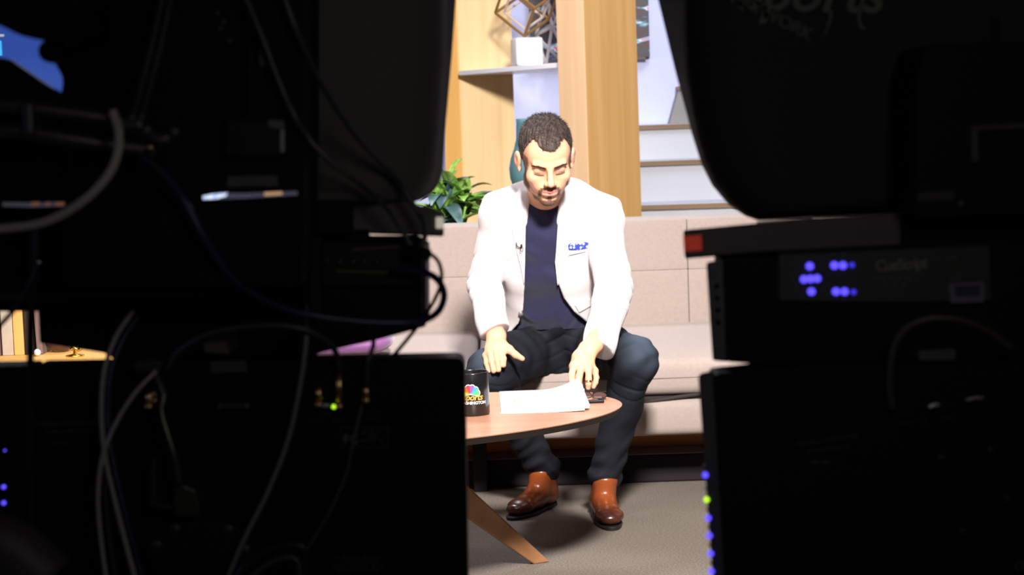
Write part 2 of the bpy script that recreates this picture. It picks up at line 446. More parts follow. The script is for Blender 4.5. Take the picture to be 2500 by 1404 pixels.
def hand_right(o):
    W_ = P(1437, 852, 5.545); Pm = P(1424, 876, 5.52)
    o.u(ecap(WRR, W_, (.030, .024), (.029, .022)), .012)
    o.u(ecap(W_, Pm, (.029, .022), (.036, .020)), .012)
    kn = [P(1401, 893, 5.495), P(1419, 898, 5.485), P(1437, 900, 5.49), P(1452, 906, 5.505)]
    for q in kn: o.u(cap(Pm, q, .017, .012), .012)
    mid = [P(1396, 916, 5.485), P(1414, 920, 5.465), P(1437, 925, 5.47), P(1456, 922, 5.49)]
    m2 = [P(1396, 927, 5.475), P(1413, 932, 5.46), P(1437, 937, 5.463), P(1454, 934, 5.48)]
    tip = [P(1396, 937, 5.468), P(1417, 942, 5.47), P(1436, 947, 5.465), P(1449, 945, 5.478)]
    for a, b, c, d, r in zip(kn, mid, m2, tip, (.0102, .0104, .0098, .0085)):
        o.u(cap(a, b, r * 1.08, r), .005); o.u(cap(b, c, r, r * .92), .004); o.u(cap(c, d, r * .92, r * .82), .004)
    t0, t1, t2, t3 = P(1412, 870, 5.535), P(1400, 895, 5.52), P(1402, 918, 5.51), P(1402, 936, 5.50)
    o.u(cap(t0, t1, .016, .0135), .01); o.u(cap(t1, t2, .0125, .011), .006); o.u(cap(t2, t3, .011, .0085), .005)
    return mid, m2

body = Ops()
torso(body, -.004)
# head
body.u(hell((0, -.012, .045), (.0745, .094, .078)), .0)
body.u(hell((0, .03, -.012), (.063, .058, .085)), .03)
body.u(hell((0, .048, .05), (.056, .036, .042)), .02)          # forehead
body.u(hell((0, .040, -.072), (.047, .042, .034)), .02)        # jaw
body.u(hell((0, .073, -.0955), (.025, .016, .0155)), .018)       # chin
for s in (-1, 1):
    body.u(hell((s * .049, .010, -.056), (.0175, .028, .026)), .022)   # jaw corner
    body.u(hell((s * .043, .064, -.018), (.020, .018, .017)), .026)   # cheekbone
    body.u(hell((s * .026, .070, -.042), (.020, .016, .020)), .014)   # cheek
body.u(hcap((-.040, .076, .029), (.040, .076, .029), .0095, .0095), .012)
body.u(hcap((-.024, .083, .027), (.024, .083, .027), .0085, .0085), .010)
for s in (-1, 1):
    body.s_(hell((s * .031, .103, .008), (.0175, .017, .0125), 0, 0, s * .35), .010)      # socket
    body.u(hell((s * .031, .0745, .009), (.0150, .0118, .0120)), .004)    # closed lid over the eyeball
    body.s_(hcap((s * .019, .0885, .0012), (s * .044, .0815, .0020), .0011, .0011), .0025)  # lid crease
body.u(hcap((0, .086, .026), (0, .108, -.014), .0078, .0098), .010)      # nose bridge
body.u(hell((0, .1115, -.020), (.0103, .0105, .0098)), .006)
for s in (-1, 1):
    body.u(hell((s * .0120, .1015, -.0235), (.0078, .0105, .0075)), .005)
    body.s_(hell((s * .0062, .1085, -.0318), (.0034, .0052, .0030)), .002)
body.u(hell((0, .080, -.050), (.030, .017, .023)), .012)          # muzzle
body.u(hcap((-.019, .088, -.0545), (0, .0965, -.0515), .0048, .0062), .005)
body.u(hcap((.019, .088, -.0545), (0, .0965, -.0515), .0048, .0062), .005)
body.u(hcap((-.016, .0885, -.0635), (.016, .0885, -.0635), .0058, .0058), .005)
body.u(hcap((-.008, .0925, -.0635), (.008, .0925, -.0635), .0062, .0062), .005)
body.s_(hcap((-.022, .0915, -.0585), (0, .102, -.0575), .0011, .0011), .003)
body.s_(hcap((.022, .0915, -.0585), (0, .102, -.0575), .0011, .0011), .003)
body.s_(hell((0, .1015, -.0415), (.0035, .006, .007)), .005)
body.s_(hell((0, .0955, -.077), (.016, .008, .005)), .008)
for s in (-1, 1):                                               # ears
    body.u(hell((s * .0815, -.010, .002), (.0085, .0185, .031), R(-12), 0, s * .35), .006)
    body.s_(hell((s * .092, -.002, .006), (.007, .0105, .018), R(-12), 0, s * .3), .004)
    body.u(hell((s * .0765, -.002, -.024), (.006, .009, .010)), .006)
# neck
body.u(ecap(hw(0, -.028, -.055), NB + np.array([0, .01, 0]), (.055, .058), (.064, .062)), .02)
body.u(ecap(NB, P(1340, 540, 6.0), (.066, .06), (.10, .07)), .03)
# arms
for S, E_, W_ in ((SHL, ELL_, WRL), (SHR, ELR, WRR)):
    body.u(cap(S, E_, .045, .036), .03); body.u(cap(E_, W_, .037, .026), .02)
nailsL = hand_left(body)
ringm, ringm2 = hand_right(body)
# legs and feet, inside jeans and shoes
for Hh, K, A in ((HIL, KNL, ANL), (HIR, KNR, ANR)):
    body.u(cap(Hh, K, .075, .054), .03); body.u(cap(K, A, .05, .035), .03)
v, q = sdf_mesh(body, (-.16, 5.40, .06), (.46, 6.40, 1.43), .0024, n=14)
L = hl(v)
skin = np.array([.74, .385, .24]); tint = np.tile(skin, (len(v), 1))
def blend(m, col): 
    global tint
    tint = tint * (1 - m[:, None]) + np.array(col) * m[:, None]
def sst(x, a, b): 
    t = np.clip((x - a) / (b - a), 0, 1); return t * t * (3 - 2 * t)
lx, ly, lz = L.T; ax_ = np.abs(lx)
face = (np.linalg.norm(L, axis=1) < .17)
def gauss(cx, cy, cz, sx, sy, sz): return np.exp(-(((lx - cx) / sx) ** 2 + ((ly - cy) / sy) ** 2 + ((lz - cz) / sz) ** 2))
blend(.30 * gauss(0, .11, -.02, .014, .03, .014) * face, (.85, .42, .30))
blend(.25 * (gauss(-.045, .07, -.02, .02, .04, .018) + gauss(.045, .07, -.02, .02, .04, .018)) * face, (.85, .42, .30))
# ears pinker
blend(.5 * sst(ax_, .072, .082) * face, (.80, .38, .30))
# lips
lipm = sst(-np.abs(lz + .0580), -.0118, -.0085) * sst(-ax_, -.0235, -.018) * (ly > .07) * face
# beard
jawline = .045 + 0 * ly
side = sst(ax_ + (ly * .0), .050, .058) * sst(-ly, -.062, -.050) * sst(ly, -.012, .000) * sst(-lz, -.045, -.035) * (lz < .05) * (lz > -.12)
low = sst(-(lz + .056 - .55 * np.maximum(.05 - ly, 0)), .016, .028) * (ly > -.02) * sst(ax_ + .55 * np.maximum(-.068 - lz, 0), .024, .034)
chin = sst(-lz, .083, .090) * (ly > .0)
soul = sst(-ax_, -.008, -.005) * sst(-lz, .070, .074) * (ly > .07)
mous = sst(-np.abs(lz + .0425 + .20 * ax_), -.0068, -.0045) * sst(-ax_, -.031, -.026) * (ly > .06)
gote = .8 * sst(-np.abs(ax_ - .028), -.0060, -.0035) * sst(-lz, .046, .052) * (ly > .055)
beard = np.clip(np.maximum.reduce([side * .85, low * .85, chin, soul, mous, gote]), 0, 1) * face
beard *= sst(-ax_, -.078, -.072)
beard *= sst(-np.linalg.norm(L - np.array([0, .03, -.02]), axis=1), -.135, -.125)
blend(beard * .86, (.075, .040, .027))
# scalp under the hair, brows, lash line; eye-corner and lid shade put into the skin tint
for s in (-1, 1):
    blend(.92 * np.exp(-((lz + .0018 - .10 * (s * lx - .031)) / .0036) ** 2) * sst(s * lx, .013, .019) * sst(-s * lx, -.049, -.043) * (ly > .06) * face, (.07, .03, .022))
    blend(.8 * gauss(s * .0165, .085, .008, .006, .02, .008) * face, (.30, .09, .05))
blend(.8 * (gauss(-.031, .085, .013, .016, .02, .007) + gauss(.031, .085, .013, .016, .02, .007)) * face, (.62, .28, .2))
blend(.9 * lipm, (.70, .26, .22))
skin_m = vcol_mat('skin', .48, bump=.06, bscale=500, spec=.35, sss=.08)
body_o = np_mesh('body', v, q, skin_m, person, tint, relax=1)
tag(body_o, 'bare face, ears, neck and hands')

# ---- hair: cropped shell plus many short locks
AZ = [0, 14, 26, 40, 55, 66, 78, 92, 106, 122, 145, 180]
HZ = [.071, .076, .094, .094, .060, .020, -.018, .018, .040, .000, -.045, -.055]
def hairline(x, y):
    az = np.degrees(np.abs(np.arctan2(x, y + .012))); return np.interp(az, AZ, HZ)
def hairf(p, cen=None, rad=None):
    l = hl(p.astype(float)); x, y, z = l.T
    q = (l - np.array([0, -.012, .045])) / np.array([.0745, .094, .078])
    k0 = np.linalg.norm(q, axis=1); k1 = np.linalg.norm(q / np.array([.0745, .094, .078]), axis=1) + 1e-9
    d = k0 * (k0 - 1) / k1
    q2 = (l - np.array([0, .048, .05])) / np.array([.056, .036, .042]); n0 = np.linalg.norm(q2, axis=1); n1 = np.linalg.norm(q2 / np.array([.056, .036, .042]), axis=1) + 1e-9
    d = smin(d, n0 * (n0 - 1) / n1, .02)
    top = np.clip((z - .04) / .08, 0, 1)
    th = .0035 + .005 * top
    ns = np.sin(x * 210 + 3 * np.sin(y * 60 + z * 40)) * np.sin(y * 120 + 2 * np.sin(x * 90)) * .0022 * top + .0012 * np.sin(x * 420 + y * 310 + z * 260) * (.3 + top)
    d = d - th - ns
    cut = (hairline(x, y) - z) * .8
    return (smax(d, cut, .008) * HS).astype(f32)
hv, hq = sdf_mesh(hairf, H0 - .17, H0 + .17, .0026, n=14)
hair_m = ramp_mat('dark_brown_hair', [(.3, (.026, .018, .015)), (.7, (.085, .060, .052))], mapping=(40, 40, 40), scale=1.5, detail=6, rough=.6, spec=.3)
hair = np_mesh('hair', hv, hq, hair_m, person, relax=0)
def locks(name, base, nrm, length, width, flow, mat_, parent, jitter=.35, seed=1, lift=.3):
    rs = np.random.RandomState(seed); n = len(base)
    d = nrm * lift + flow + rs.normal(0, jitter, (n, 3)) * .6; d /= np.linalg.norm(d, axis=1)[:, None]
    w = np.cross(d, nrm) + rs.normal(0, .1, (n, 3)); w /= np.linalg.norm(w, axis=1)[:, None] + 1e-9
    ln = (length * rs.uniform(.6, 1.2, n))[:, None]; wd = width
    a = base - w * wd; b = base + w * wd
    m = base + d * ln * .55 + nrm * ln * .18; t = base + d * ln
    c1 = m - w * wd * .7; c2 = m + w * wd * .7; t1 = t - w * wd * .12; t2 = t + w * wd * .12
    vv = np.stack([a, b, c2, c1, t2, t1], 1).reshape(-1, 3)
    i = np.arange(n)[:, None] * 6
    qq = np.concatenate([i + [0, 1, 2, 3], i + [3, 2, 4, 5]])
    return np_mesh(name, vv, qq, mat_, parent, smooth=False)
def normals(field, p, e=.002):
    g = np.zeros_like(p)
    for a in range(3):
        dd = np.zeros(3); dd[a] = e
        g[:, a] = field((p + dd).astype(f32)) - field((p - dd).astype(f32))
    return g / (np.linalg.norm(g, axis=1)[:, None] + 1e-9)
rs = np.random.RandomState(3)
sel = rs.choice(len(hv), 15000, replace=True); hb = hv[sel] + rs.normal(0, .0008, (15000, 3)); lb = hl(hb)
hn = normals(hairf, hb)
keep = lb[:, 2] > hairline(lb[:, 0], lb[:, 1]) + .001
hb, hn, lb = hb[keep], hn[keep], lb[keep]
topw = np.clip((lb[:, 2] - .05) / .06, 0, 1)[:, None]
flow = topw * (fh * .55 + xh * .35 + uh * .15) + (1 - topw) * (-uh * .8 - fh * .25)
flow = flow - hn * (flow * hn).sum(1)[:, None]
locks('hair_locks', hb - hn * .001, hn, .005 + .007 * topw[:, 0], .0006, flow, hair_m, hair, .22, 5, .10)
# beard and brows: short bristles growing from the skin
beard_m = mat('dark_brown_beard', (.06, .034, .025), .6, spec=.3)
def bristles(name, mask, n, length, flow, seed, wd=.00045):
    rs = np.random.RandomState(seed); w = mask / mask.sum()
    s = rs.choice(len(v), n, p=w); b = v[s] + rs.normal(0, .0006, (n, 3)); nn = normals(body_face, b, .0015)
    fl = np.array([flow(a) for a in L[s]]); fl = fl @ HR
    fl = fl - nn * (fl * nn).sum(1)[:, None]
    return locks(name, b, nn, np.full(n, length), wd, fl, beard_m, body_o, .25, seed)
fo = Ops(); fo.l = [t for t in body.l if np.linalg.norm(t[2][1] - H0) < .2]
def body_face(p): return fo(p)
bm_ = np.where(beard > .3, beard, 0) * (ly > -.03)
bristles('beard', bm_, 9500, .0021, lambda a: (np.sign(a[0]) * .25, .1, -1), 11)
br = np.zeros(len(v))
for s in (-1, 1):
    t = np.clip((s * lx - .012) / .036, 0, 1)
    zc = .0212 + .0078 * np.sin(t * 2.0) - .0015 * t
    br = np.maximum(br, sst(-np.abs(lz - zc), -.0046 + .0022 * t, -.0020) * (s * lx > .011) * (s * lx < .049) * (ly > .05))
br *= face
blend_b = br > .3
bristles('eyebrows', np.where(blend_b, br, 0), 950, .0048, lambda a: (np.sign(a[0]) * 1.0, 0, .15), 12, .0005)
la = np.zeros(len(v))
for s in (-1, 1):
    la = np.maximum(la, np.exp(-((lz - .0012) / .0012) ** 2) * (s * lx > .017) * (s * lx < .045) * (ly > .07))
# recolour under the brows a little
a_ = body_o.data.color_attributes['tint']
t2 = tint * (1 - .55 * br[:, None]) + np.array([.09, .05, .035]) * .55 * br[:, None]
a_.data.foreach_set('color', np.c_[t2, np.ones(len(t2))].astype(f32).ravel())

for s in (-1, 1):
    pts = []
    for t in np.linspace(-1, 1, 9):
        lx_ = s * .0305 + t * .0135; lz_ = -.0012 - .0030 * (1 - t * t) + (.0015 * t * s)
        for yy in np.linspace(.125, .06, 260):
            if body_face(np.array([hw(lx_, yy, lz_)], f32))[0] < 0: break
        pts.append(hw(lx_, yy + .0004, lz_))
    MB().tube(pts, lambda t: .00035 + .0009 * math.sin(math.pi * t) ** .7, 6, 3).build('eyelashes', beard_m, body_o, True)
# ---- navy shirt
sh = torso(Ops(), .006)
sh.u(ecap(NB + np.array([0, .0, -.02]), P(1340, 540, 6.0), (.072, .066), (.11, .08)), .03)
NX = P(1332, 505, 5.98)
def shirtf(p, cen=None, rad=None):
    V = sh(p, cen, rad); x, y, z = p.T
    fold = np.sin((x * 34 + z * 52) + 1.6 * np.sin(z * 21 + x * 9)) * np.sin(z * 17 - x * 25 + 1.3)
    V = V - .004 - .0055 * fold * np.clip((1.05 - z) / .25, 0, 1) - .0018 * np.sin(z * 120 + 9 * np.sin(x * 18)) * np.clip((.72 - z) / .12, 0, 1)
    # neckline: an inclined cut, lower in front
    zc = NX[2] + .018 + (y - 5.93) * .42
    V = smax(V, z - zc, .006)
    V = smax(V, .585 - z, .004)
    return V
v2, q2 = sdf_mesh(shirtf, (-.08, 5.80, .55), (.40, 6.36, 1.10), .0045, n=12)
navy = mat('navy_knit', (.014, .0135, .048), .8, bump=.3, bscale=500, spec=.25, sheen=.25)
shirt = np_mesh('shirt', v2, q2, navy, person, relax=1); tag(shirt, 'navy crew-neck shirt')

# ---- jeans
je = Ops()
je.u(ecap(P(1362, 762, 6.165), P(1370, 858, 6.22), (.146, .126), (.185, .135)), .03)
for Hh, K, A, s in ((HIL, KNL, ANL, -1), (HIR, KNR, ANR, 1)):
    m = Hh * .5 + K * .5 + np.array([0, 0, .006])
    je.u(cap(Hh, m, .098, .085), .03); je.u(cap(m, K, .085, .070), .03); je.u(ell(K, (.070, .070, .07)), .02)
    cm = K * .6 + A * .4 + np.array([0, .02, 0])
    je.u(cap(K, cm, .068, .060), .03); je.u(cap(cm, A + np.array([0, 0, -.01]), .060, .050), .03)
    je.u(ell(A + np.array([0, 0, .012]), (.051, .053, .026)), .02)
def jeansf(p, cen=None, rad=None):
    V = je(p, cen, rad); x, y, z = p.T
    low = np.clip((.32 - z) / .14, 0, 1)
    V = V - .0030 * low * np.sin(z * 105 + 5 * np.sin(x * 22 + y * 9) + 2) - .0022 * np.sin(x * 60 - z * 70 + 3 * np.sin(z * 20 + y * 14)) 
    lap = np.clip((z - .46) / .06, 0, 1)
    V = V - .003 * lap * np.sin(y * 85 + 4 * np.sin(x * 14))
    g2 = (1 - np.abs(np.sin((x - .17) * 30 * np.sign(x - .17) + z * 60 + y * 12))) ** 4 * np.exp(-(((x - .17) / .13) ** 2 + ((y - 6.02) / .14) ** 2))
    V = V + .0045 * g2
    kn = (1 - np.abs(np.sin(z * 70 + x * 25 + 2 * np.sin(y * 30)))) ** 4 * np.exp(-((z - .41) / .05) ** 2)
    V = V + .005 * kn
    V = smax(V, z - .70 , .004)
    V = smax(V, .095 - z, .004)
    return V
v3, q3 = sdf_mesh(jeansf, (-.20, 5.6, .08), (.52, 6.42, .68), .0045, n=12)
x, y, z = v3.T
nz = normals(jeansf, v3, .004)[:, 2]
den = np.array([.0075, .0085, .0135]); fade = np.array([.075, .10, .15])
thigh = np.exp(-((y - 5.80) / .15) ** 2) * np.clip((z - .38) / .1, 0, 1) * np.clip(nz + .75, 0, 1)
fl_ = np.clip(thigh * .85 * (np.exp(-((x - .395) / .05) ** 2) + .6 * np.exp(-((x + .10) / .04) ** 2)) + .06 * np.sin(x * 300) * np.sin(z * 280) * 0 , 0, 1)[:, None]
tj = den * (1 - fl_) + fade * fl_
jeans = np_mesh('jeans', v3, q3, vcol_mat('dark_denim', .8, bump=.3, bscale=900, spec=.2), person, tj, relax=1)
tag(jeans, 'dark blue jeans faded at the thighs')

# ---- blazer
TF = torso(Ops(), 0, k=.03)
front = 5.96
def wx(px, py): 
    p = P(px, py, front); return p[0], p[2]
OL = np.array([wx(*a) for a in [(1290, 440), (1286, 500), (1281, 560), (1280, 640), (1281, 700), (1278, 760), (1267, 798), (1244, 826), (1205, 842)]])
OR_ = np.array([wx(*a) for a in [(1372, 440), (1368, 500), (1361, 560), (1357, 640), (1362, 690), (1376, 728), (1402, 764), (1442, 800), (1500, 820)]])
def opening(x, z):
    xl = np.interp(z, OL[::-1, 1], OL[::-1, 0]); xr = np.interp(z, OR_[::-1, 1], OR_[::-1, 0])
    return np.maximum(xl - x, x - xr)
CUFL, CUFR = P(1206, 812, 5.81), P(1460, 852, 5.585)
def sleeve(o, S, E_, Wc, r):
    o.u(ell(S + np.array([0, .005, .0]), (.061, .064, .058)), .02)
    o.u(cap(S, E_, r[0], r[1]), .02); o.u(cap(E_, Wc, r[1], r[2]), .012)
    return o
WcL = CUFL; WcR = CUFR
SL = sleeve(Ops(), SHL, ELL_, WcL, (.060, .056, .050)); SR = sleeve(Ops(), SHR, ELR, WcR, (.060, .060, .051))
def folds(p, S, E_, Wc):
    a = (p - E_); d = np.linalg.norm(a, axis=1)
    w = np.exp(-(d / .10) ** 2)
    ax = (S - Wc) / np.linalg.norm(S - Wc); s = a @ ax
    side_ = a @ np.cross(ax, [0, 1, 0])
    ph = s * 58 + side_ * 26 + 1.6 * np.sin(side_ * 34)
    gr = (1 - np.abs(np.sin(ph))) ** 3
    b = p - S; sgn = 1.0 if S[0] > .1 else -1.0
    n_ = np.array([.86 * sgn, 0, -.35]); seam = np.exp(-((b @ n_ - .004) / .0045) ** 2) * (b[:, 2] > -.10)
    return w * (.0035 - .0095 * gr) + .0024 * np.sin(s * 38 + side_ * 55 + 1) - .0045 * seam
dL = np.array([.42, -.50, -.76]); dR = np.array([-.50, -.55, -.67])
PADS = Ops()
for A_, B_ in ((P(1400, 466, 5.99), P(1498, 499, 5.985)), (P(1283, 466, 5.99), P(1199, 489, 5.985))): PADS.u(cap(A_, B_, .027, .023), .01)
def blazerf(p, cen=None, rad=None):
    x, y, z = p.T
    dT = TF(p, cen, rad)
    flare = .028 * np.clip((.78 - z) / .2, 0, 1)
    out = dT - .020 - flare * .5
    fw = .0035 * np.sin(x * 30 + z * 24 + 2 * np.sin(z * 15)) * np.clip((1.0 - z) / .3, 0, 1)
    out = out - fw
    shell = smax(out, -(out + .009), .003)
    yc = np.interp(z, [.6, 1.05], [6.22, 6.0])
    op = np.maximum(opening(x, z), y - yc)
    shell = smax(shell, -op, .004)
    hem = np.interp(x, [-.16, -.12, -.02, .14, .40, .46], [.55, .572, .574, .578, .578, .545])
    shell = smax(shell, hem - z, .004)
    # collar
    cN = NB + np.array([0, .012, .0])
    a = np.sqrt(((x - cN[0]) / .083) ** 2 + ((y - cN[1]) / .078) ** 2)
    zt = cN[2] + .055 + (y - cN[1]) * .25
    col = smax(np.abs(a - 1) * .08 - .0065, np.maximum(z - zt, cN[2] - .05 - z), .004)
    col = smax(col, -np.maximum(opening(x, z), y - (cN[1] - .0)), .003)
    shell = smin(shell, col, .03)
    shell = smin(shell, PADS(p, cen, rad), .022)
    res = shell
    for F_, S, E_, Wc, dd in ((SL, SHL, ELL_, WcL, dL), (SR, SHR, ELR, WcR, dR)):
        s = F_(p, cen, rad) - folds(p, S, E_, Wc)
        e = (p - Wc) @ dd.astype(f32)
        s = smax(s, e, .004)
        s = smax(s, -np.maximum(s + .0095, -(e + .09)), .002)
        res = smin(res, s, .016)
    # keep the inside of the torso hollow
    res = smax(res, -(dT - .0065), .004)
    return res
v4, q4 = sdf_mesh(blazerf, (-.24, 5.48, .50), (.50, 6.40, 1.16), .0040, n=12)
cloth = mat('off_white_wool', (.66, .60, .62), .85, bump=.25, bscale=700, spec=.2, sheen=.3)
blazer = np_mesh('blazer', v4, q4, cloth, person, relax=1); tag(blazer, 'off-white single-breasted blazer worn open')
def outer(p): return TF(p) - .020 - .014 * np.clip((.78 - p[:, 2]) / .2, 0, 1) - .0035 * np.sin(p[:, 0] * 30 + p[:, 2] * 24 + 2 * np.sin(p[:, 2] * 15)) * np.clip((1.0 - p[:, 2]) / .3, 0, 1)
def patch(name, pts, m, parent, t0=-.003, t1=.0035, h=.0022, lab=None, rnd=.001):
    W3 = np.array([hit(outer, a, b, 5.6, 6.3) for a, b in pts]); poly = W3[:, [0, 2]]
    def fn(p, cen=None, rad=None):
        d = outer(p)
        s = smax(d - t1, -(d - t0), .0015)
        s = smax(s, poly2d(p[:, [0, 2]], poly), .002)
        return smax(s, p[:, 1] - 6.1, 0).astype(f32)
    lo = W3.min(0) - .03; hi = W3.max(0) + .03
    vv, qq = sdf_mesh(fn, lo, hi, h, n=12)
    o = np_mesh(name, vv, qq, m, parent, relax=1)
    if lab: tag(o, lab)
    return o
patch('lapel', [(1370, 470), (1392, 462), (1422, 492), (1396, 514), (1418, 522), (1408, 570), (1380, 650), (1361, 700), (1355, 640), (1361, 560), (1366, 505)], cloth, blazer, t1=.005)
patch('lapel', [(1289, 470), (1268, 462), (1244, 492), (1262, 514), (1244, 524), (1252, 575), (1270, 650), (1280, 700), (1282, 640), (1283, 560), (1287, 505)], cloth, blazer, t1=.005)
sq = ramp_mat('blue_polka_dot_silk', [(.0, (.02, .03, .30)), (1, (.02, .03, .30))], rough=.5)
def dots(m):
    nt = m.node_tree; b = nt.nodes['Principled BSDF']
    tc = nt.nodes.new('ShaderNodeTexCoord'); vo = nt.nodes.new('ShaderNodeTexVoronoi'); vo.inputs['Scale'].default_value = 95; vo.inputs['Randomness'].default_value = .25
    cr = nt.nodes.new('ShaderNodeValToRGB'); e = cr.color_ramp.elements; cr.color_ramp.interpolation = 'CONSTANT'
    e[0].color = (.85, .85, .95, 1); e[1].position = .34; e[1].color = (.03, .06, .42, 1)
    nt.links.new(tc.outputs['Object'], vo.inputs['Vector']); nt.links.new(vo.outputs['Distance'], cr.inputs[0]); nt.links.new(cr.outputs[0], b.inputs['Base Color'])
dots(sq)
patch('pocket_square', [(1387, 611), (1386, 598), (1392, 592), (1399, 599), (1408, 591), (1416, 597), (1427, 590), (1438, 592), (1452, 587), (1451, 597), (1436, 606), (1412, 611)], sq, blazer, t0=-.002, t1=.007, lab='blue pocket square with white dots')
patch('breast_pocket_welt', [(1387, 613), (1452, 599), (1453, 609), (1388, 624)], cloth, blazer, t1=.0045)
patch('pocket_flap', [(1402, 745), (1440, 728), (1452, 742), (1414, 764)], cloth, blazer, t1=.004)
btn = mat('grey_horn_button', (.13, .12, .13), .4)
pb = hit(outer, 1271, 766, 5.6, 6.3)
MB().lathe([(0, .001), (.0065, .001), (.0075, 0), (.0075, -.002), (0, -.002)], pb + np.array([0, -.004, 0]), 20, Quaternion((1, 0, 0), R(90))).build('button', btn, blazer, True)
# clip microphone on the left edge of the lapel
mp = hit(outer, 1270, 600, 5.6, 6.3) + np.array([0, -.007, 0])
mb = MB().tube([mp + np.array([-.012, -.002, .012]), mp + np.array([-.010, -.003, 0]), mp + np.array([0.002, -.004, -.006])], .0016, 8)
mb.lathe([(0, .006), (.0032, .005), (.0036, -.004), (0, -.006)], mp + np.array([.004, -.005, 0]), 14)
mb.tube([mp + np.array([.004, -.004, -.004]), mp + np.array([-.001, -.004, -.016]), mp + np.array([.006, -.003, -.016]), mp + np.array([.010, -.001, -.004])], .0011, 6)
mico = mb.build('clip_microphone', black_soft, blazer, True)
# wedding ring
ra_, rb_ = ringm[2], ringm2[2]; dr = (rb_ - ra_) / np.linalg.norm(rb_ - ra_)
qd = Vector(dr).to_track_quat('Z', 'Y')
MB().lathe([(.0098, -.003), (.0116, -.003), (.0118, 0), (.0116, .003), (.0098, .003)], (ra_ * .3 + rb_ * .7), 28, qd).build('ring', mat('gold', (.9, .68, .35), .2, metal=1), body_o, True)
# belt
bt = MB()
tcb = P(1364, 790, 6.18)
pts = [tcb + np.array([.158 * math.cos(a), .133 * math.sin(a), 0]) for a in np.linspace(0, 2 * math.pi, 40, endpoint=False)]
del bt
# ---- shoes
shoe_m = vcol_mat('burnished_brown_leather', .28, spec=.55)
sole_m = mat('black_sole', (.012, .01, .009), .5)
def shoe(heel, toe, ank, lift=0):
    heel = np.array([*heel, 0.0]); toe = np.array([*toe, 0.0]); d = (toe - heel); Ls = np.linalg.norm(d); d /= Ls; w = np.array([-d[1], d[0], 0]); up = np.array([0, 0, 1.0])
    loc = lambda a, b, c: heel + d * a * Ls + w * b + up * c
    o = Ops()
    o.u(ecap(loc(.13, 0, .045), loc(.45, 0, .043), (.033, .036), (.033, .034), w), .02)
    o.u(ecap(loc(.45, 0, .040), loc(.78, 0, .034), (.036, .030), (.043, .022), w), .02)
    o.u(ecap(loc(.76, 0, .033), loc(.90, 0, .030), (.043, .022), (.032, .018), w), .015)
    o.u(ecap(loc(.40, 0, .055), loc(.62, 0, .045), (.027, .022), (.028, .018), w), .02)
    top = np.array([ank[0], ank[1], .125])
    o.u(ecap(loc(.18, 0, .05), top, (.036, .040), (.042, .050), w), .025)
    o.u(ecap(loc(.36, 0, .06), top + d * .03, (.030, .03), (.033, .03), w), .025)
    def fn(p, cen=None, rad=None):
        V = o(p, cen, rad)
        return smax(smax(V, .012 - p[:, 2], .004), p[:, 2] - .135, .005)
    lo = np.minimum(heel, toe) - .09; hi = np.maximum(heel, toe) + .09; lo[2] = -.01; hi[2] = .17
    vv, qq = sdf_mesh(fn, lo, hi, .003, n=12)
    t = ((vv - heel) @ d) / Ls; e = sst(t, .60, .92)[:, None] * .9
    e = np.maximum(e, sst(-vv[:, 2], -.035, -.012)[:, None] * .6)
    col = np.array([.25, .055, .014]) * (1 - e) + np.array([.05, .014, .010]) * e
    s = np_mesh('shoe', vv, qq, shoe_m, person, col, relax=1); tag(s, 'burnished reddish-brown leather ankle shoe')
    # sole
    N = 40; out = []
    for i in range(N):
        a = 2 * math.pi * i / N; t = .5 + .5 * math.cos(a)
        hwid = .0365 + .009 * math.sin(min(1, max(0, (t - .35) / .65)) * math.pi) - .006 * math.exp(-((t - .4) / .15) ** 2)
        out.append(heel + d * (t * (Ls + .012) - .006) + w * math.sin(a) * hwid / max(.35, abs(math.sin(a))) ** .35)
    m = MB(); m.prism([p + up * .012 for p in out], [p + up * .0005 for p in out], .002, 1)
    c = heel + d * .045; hp = [c + (d * math.cos(a) + w * math.sin(a)) * .033 for a in np.linspace(0, 2 * math.pi, 24, endpoint=False)]
    m.build('sole', sole_m, s)
    return s
shoe((.262, 5.915), (.285, 5.625), ANR)
shoe((.112, 6.055), (-.030, 5.825), ANL)
# ------------------------------------------------------------------ the set
def structure(o): return tag(o, kind='structure')
structure(MB().box((-7, -3, -.06), (6.5, 11, 0)).build('floor', carpet))
structure(MB().box((-1.35, 9.05, 0), (5.5, 9.2, 4.2)).build('wall_back', wall_m))
pl = MB().box((-4.5, 6.36, 0), (5.0, 9.05, .10), .006, 1).build('trim_1', riser_m); structure(pl)
structure(MB().box((-4.5, 6.362, .10), (5.0, 6.50, .1015)).build('trim_2', mat('lit_mauve_edge', (.26, .20, .23), .8)))  # thin lighter slab: the lit top edge is put into its colour
dark_wall = mat('dark_studio_wall', (.01, .01, .012), .9)
structure(MB().box((-6.9, 10.6, 0), (-1.35, 10.7, 4.2)).build('wall_left_back', dark_wall))
structure(MB().box((5.5, -3, 0), (5.6, 9.2, 4.2)).build('wall_right', dark_wall))
structure(MB().box((-7, -3, 0), (-6.9, 10.7, 4.2)).build('wall_left', dark_wall))
structure(MB().box((-7, -3.1, 0), (5.6, -3, 4.2)).build('wall_front', dark_wall))
structure(MB().box((-7, -3.1, 4.2), (5.6, 10.7, 4.3)).build('ceiling', dark_wall))

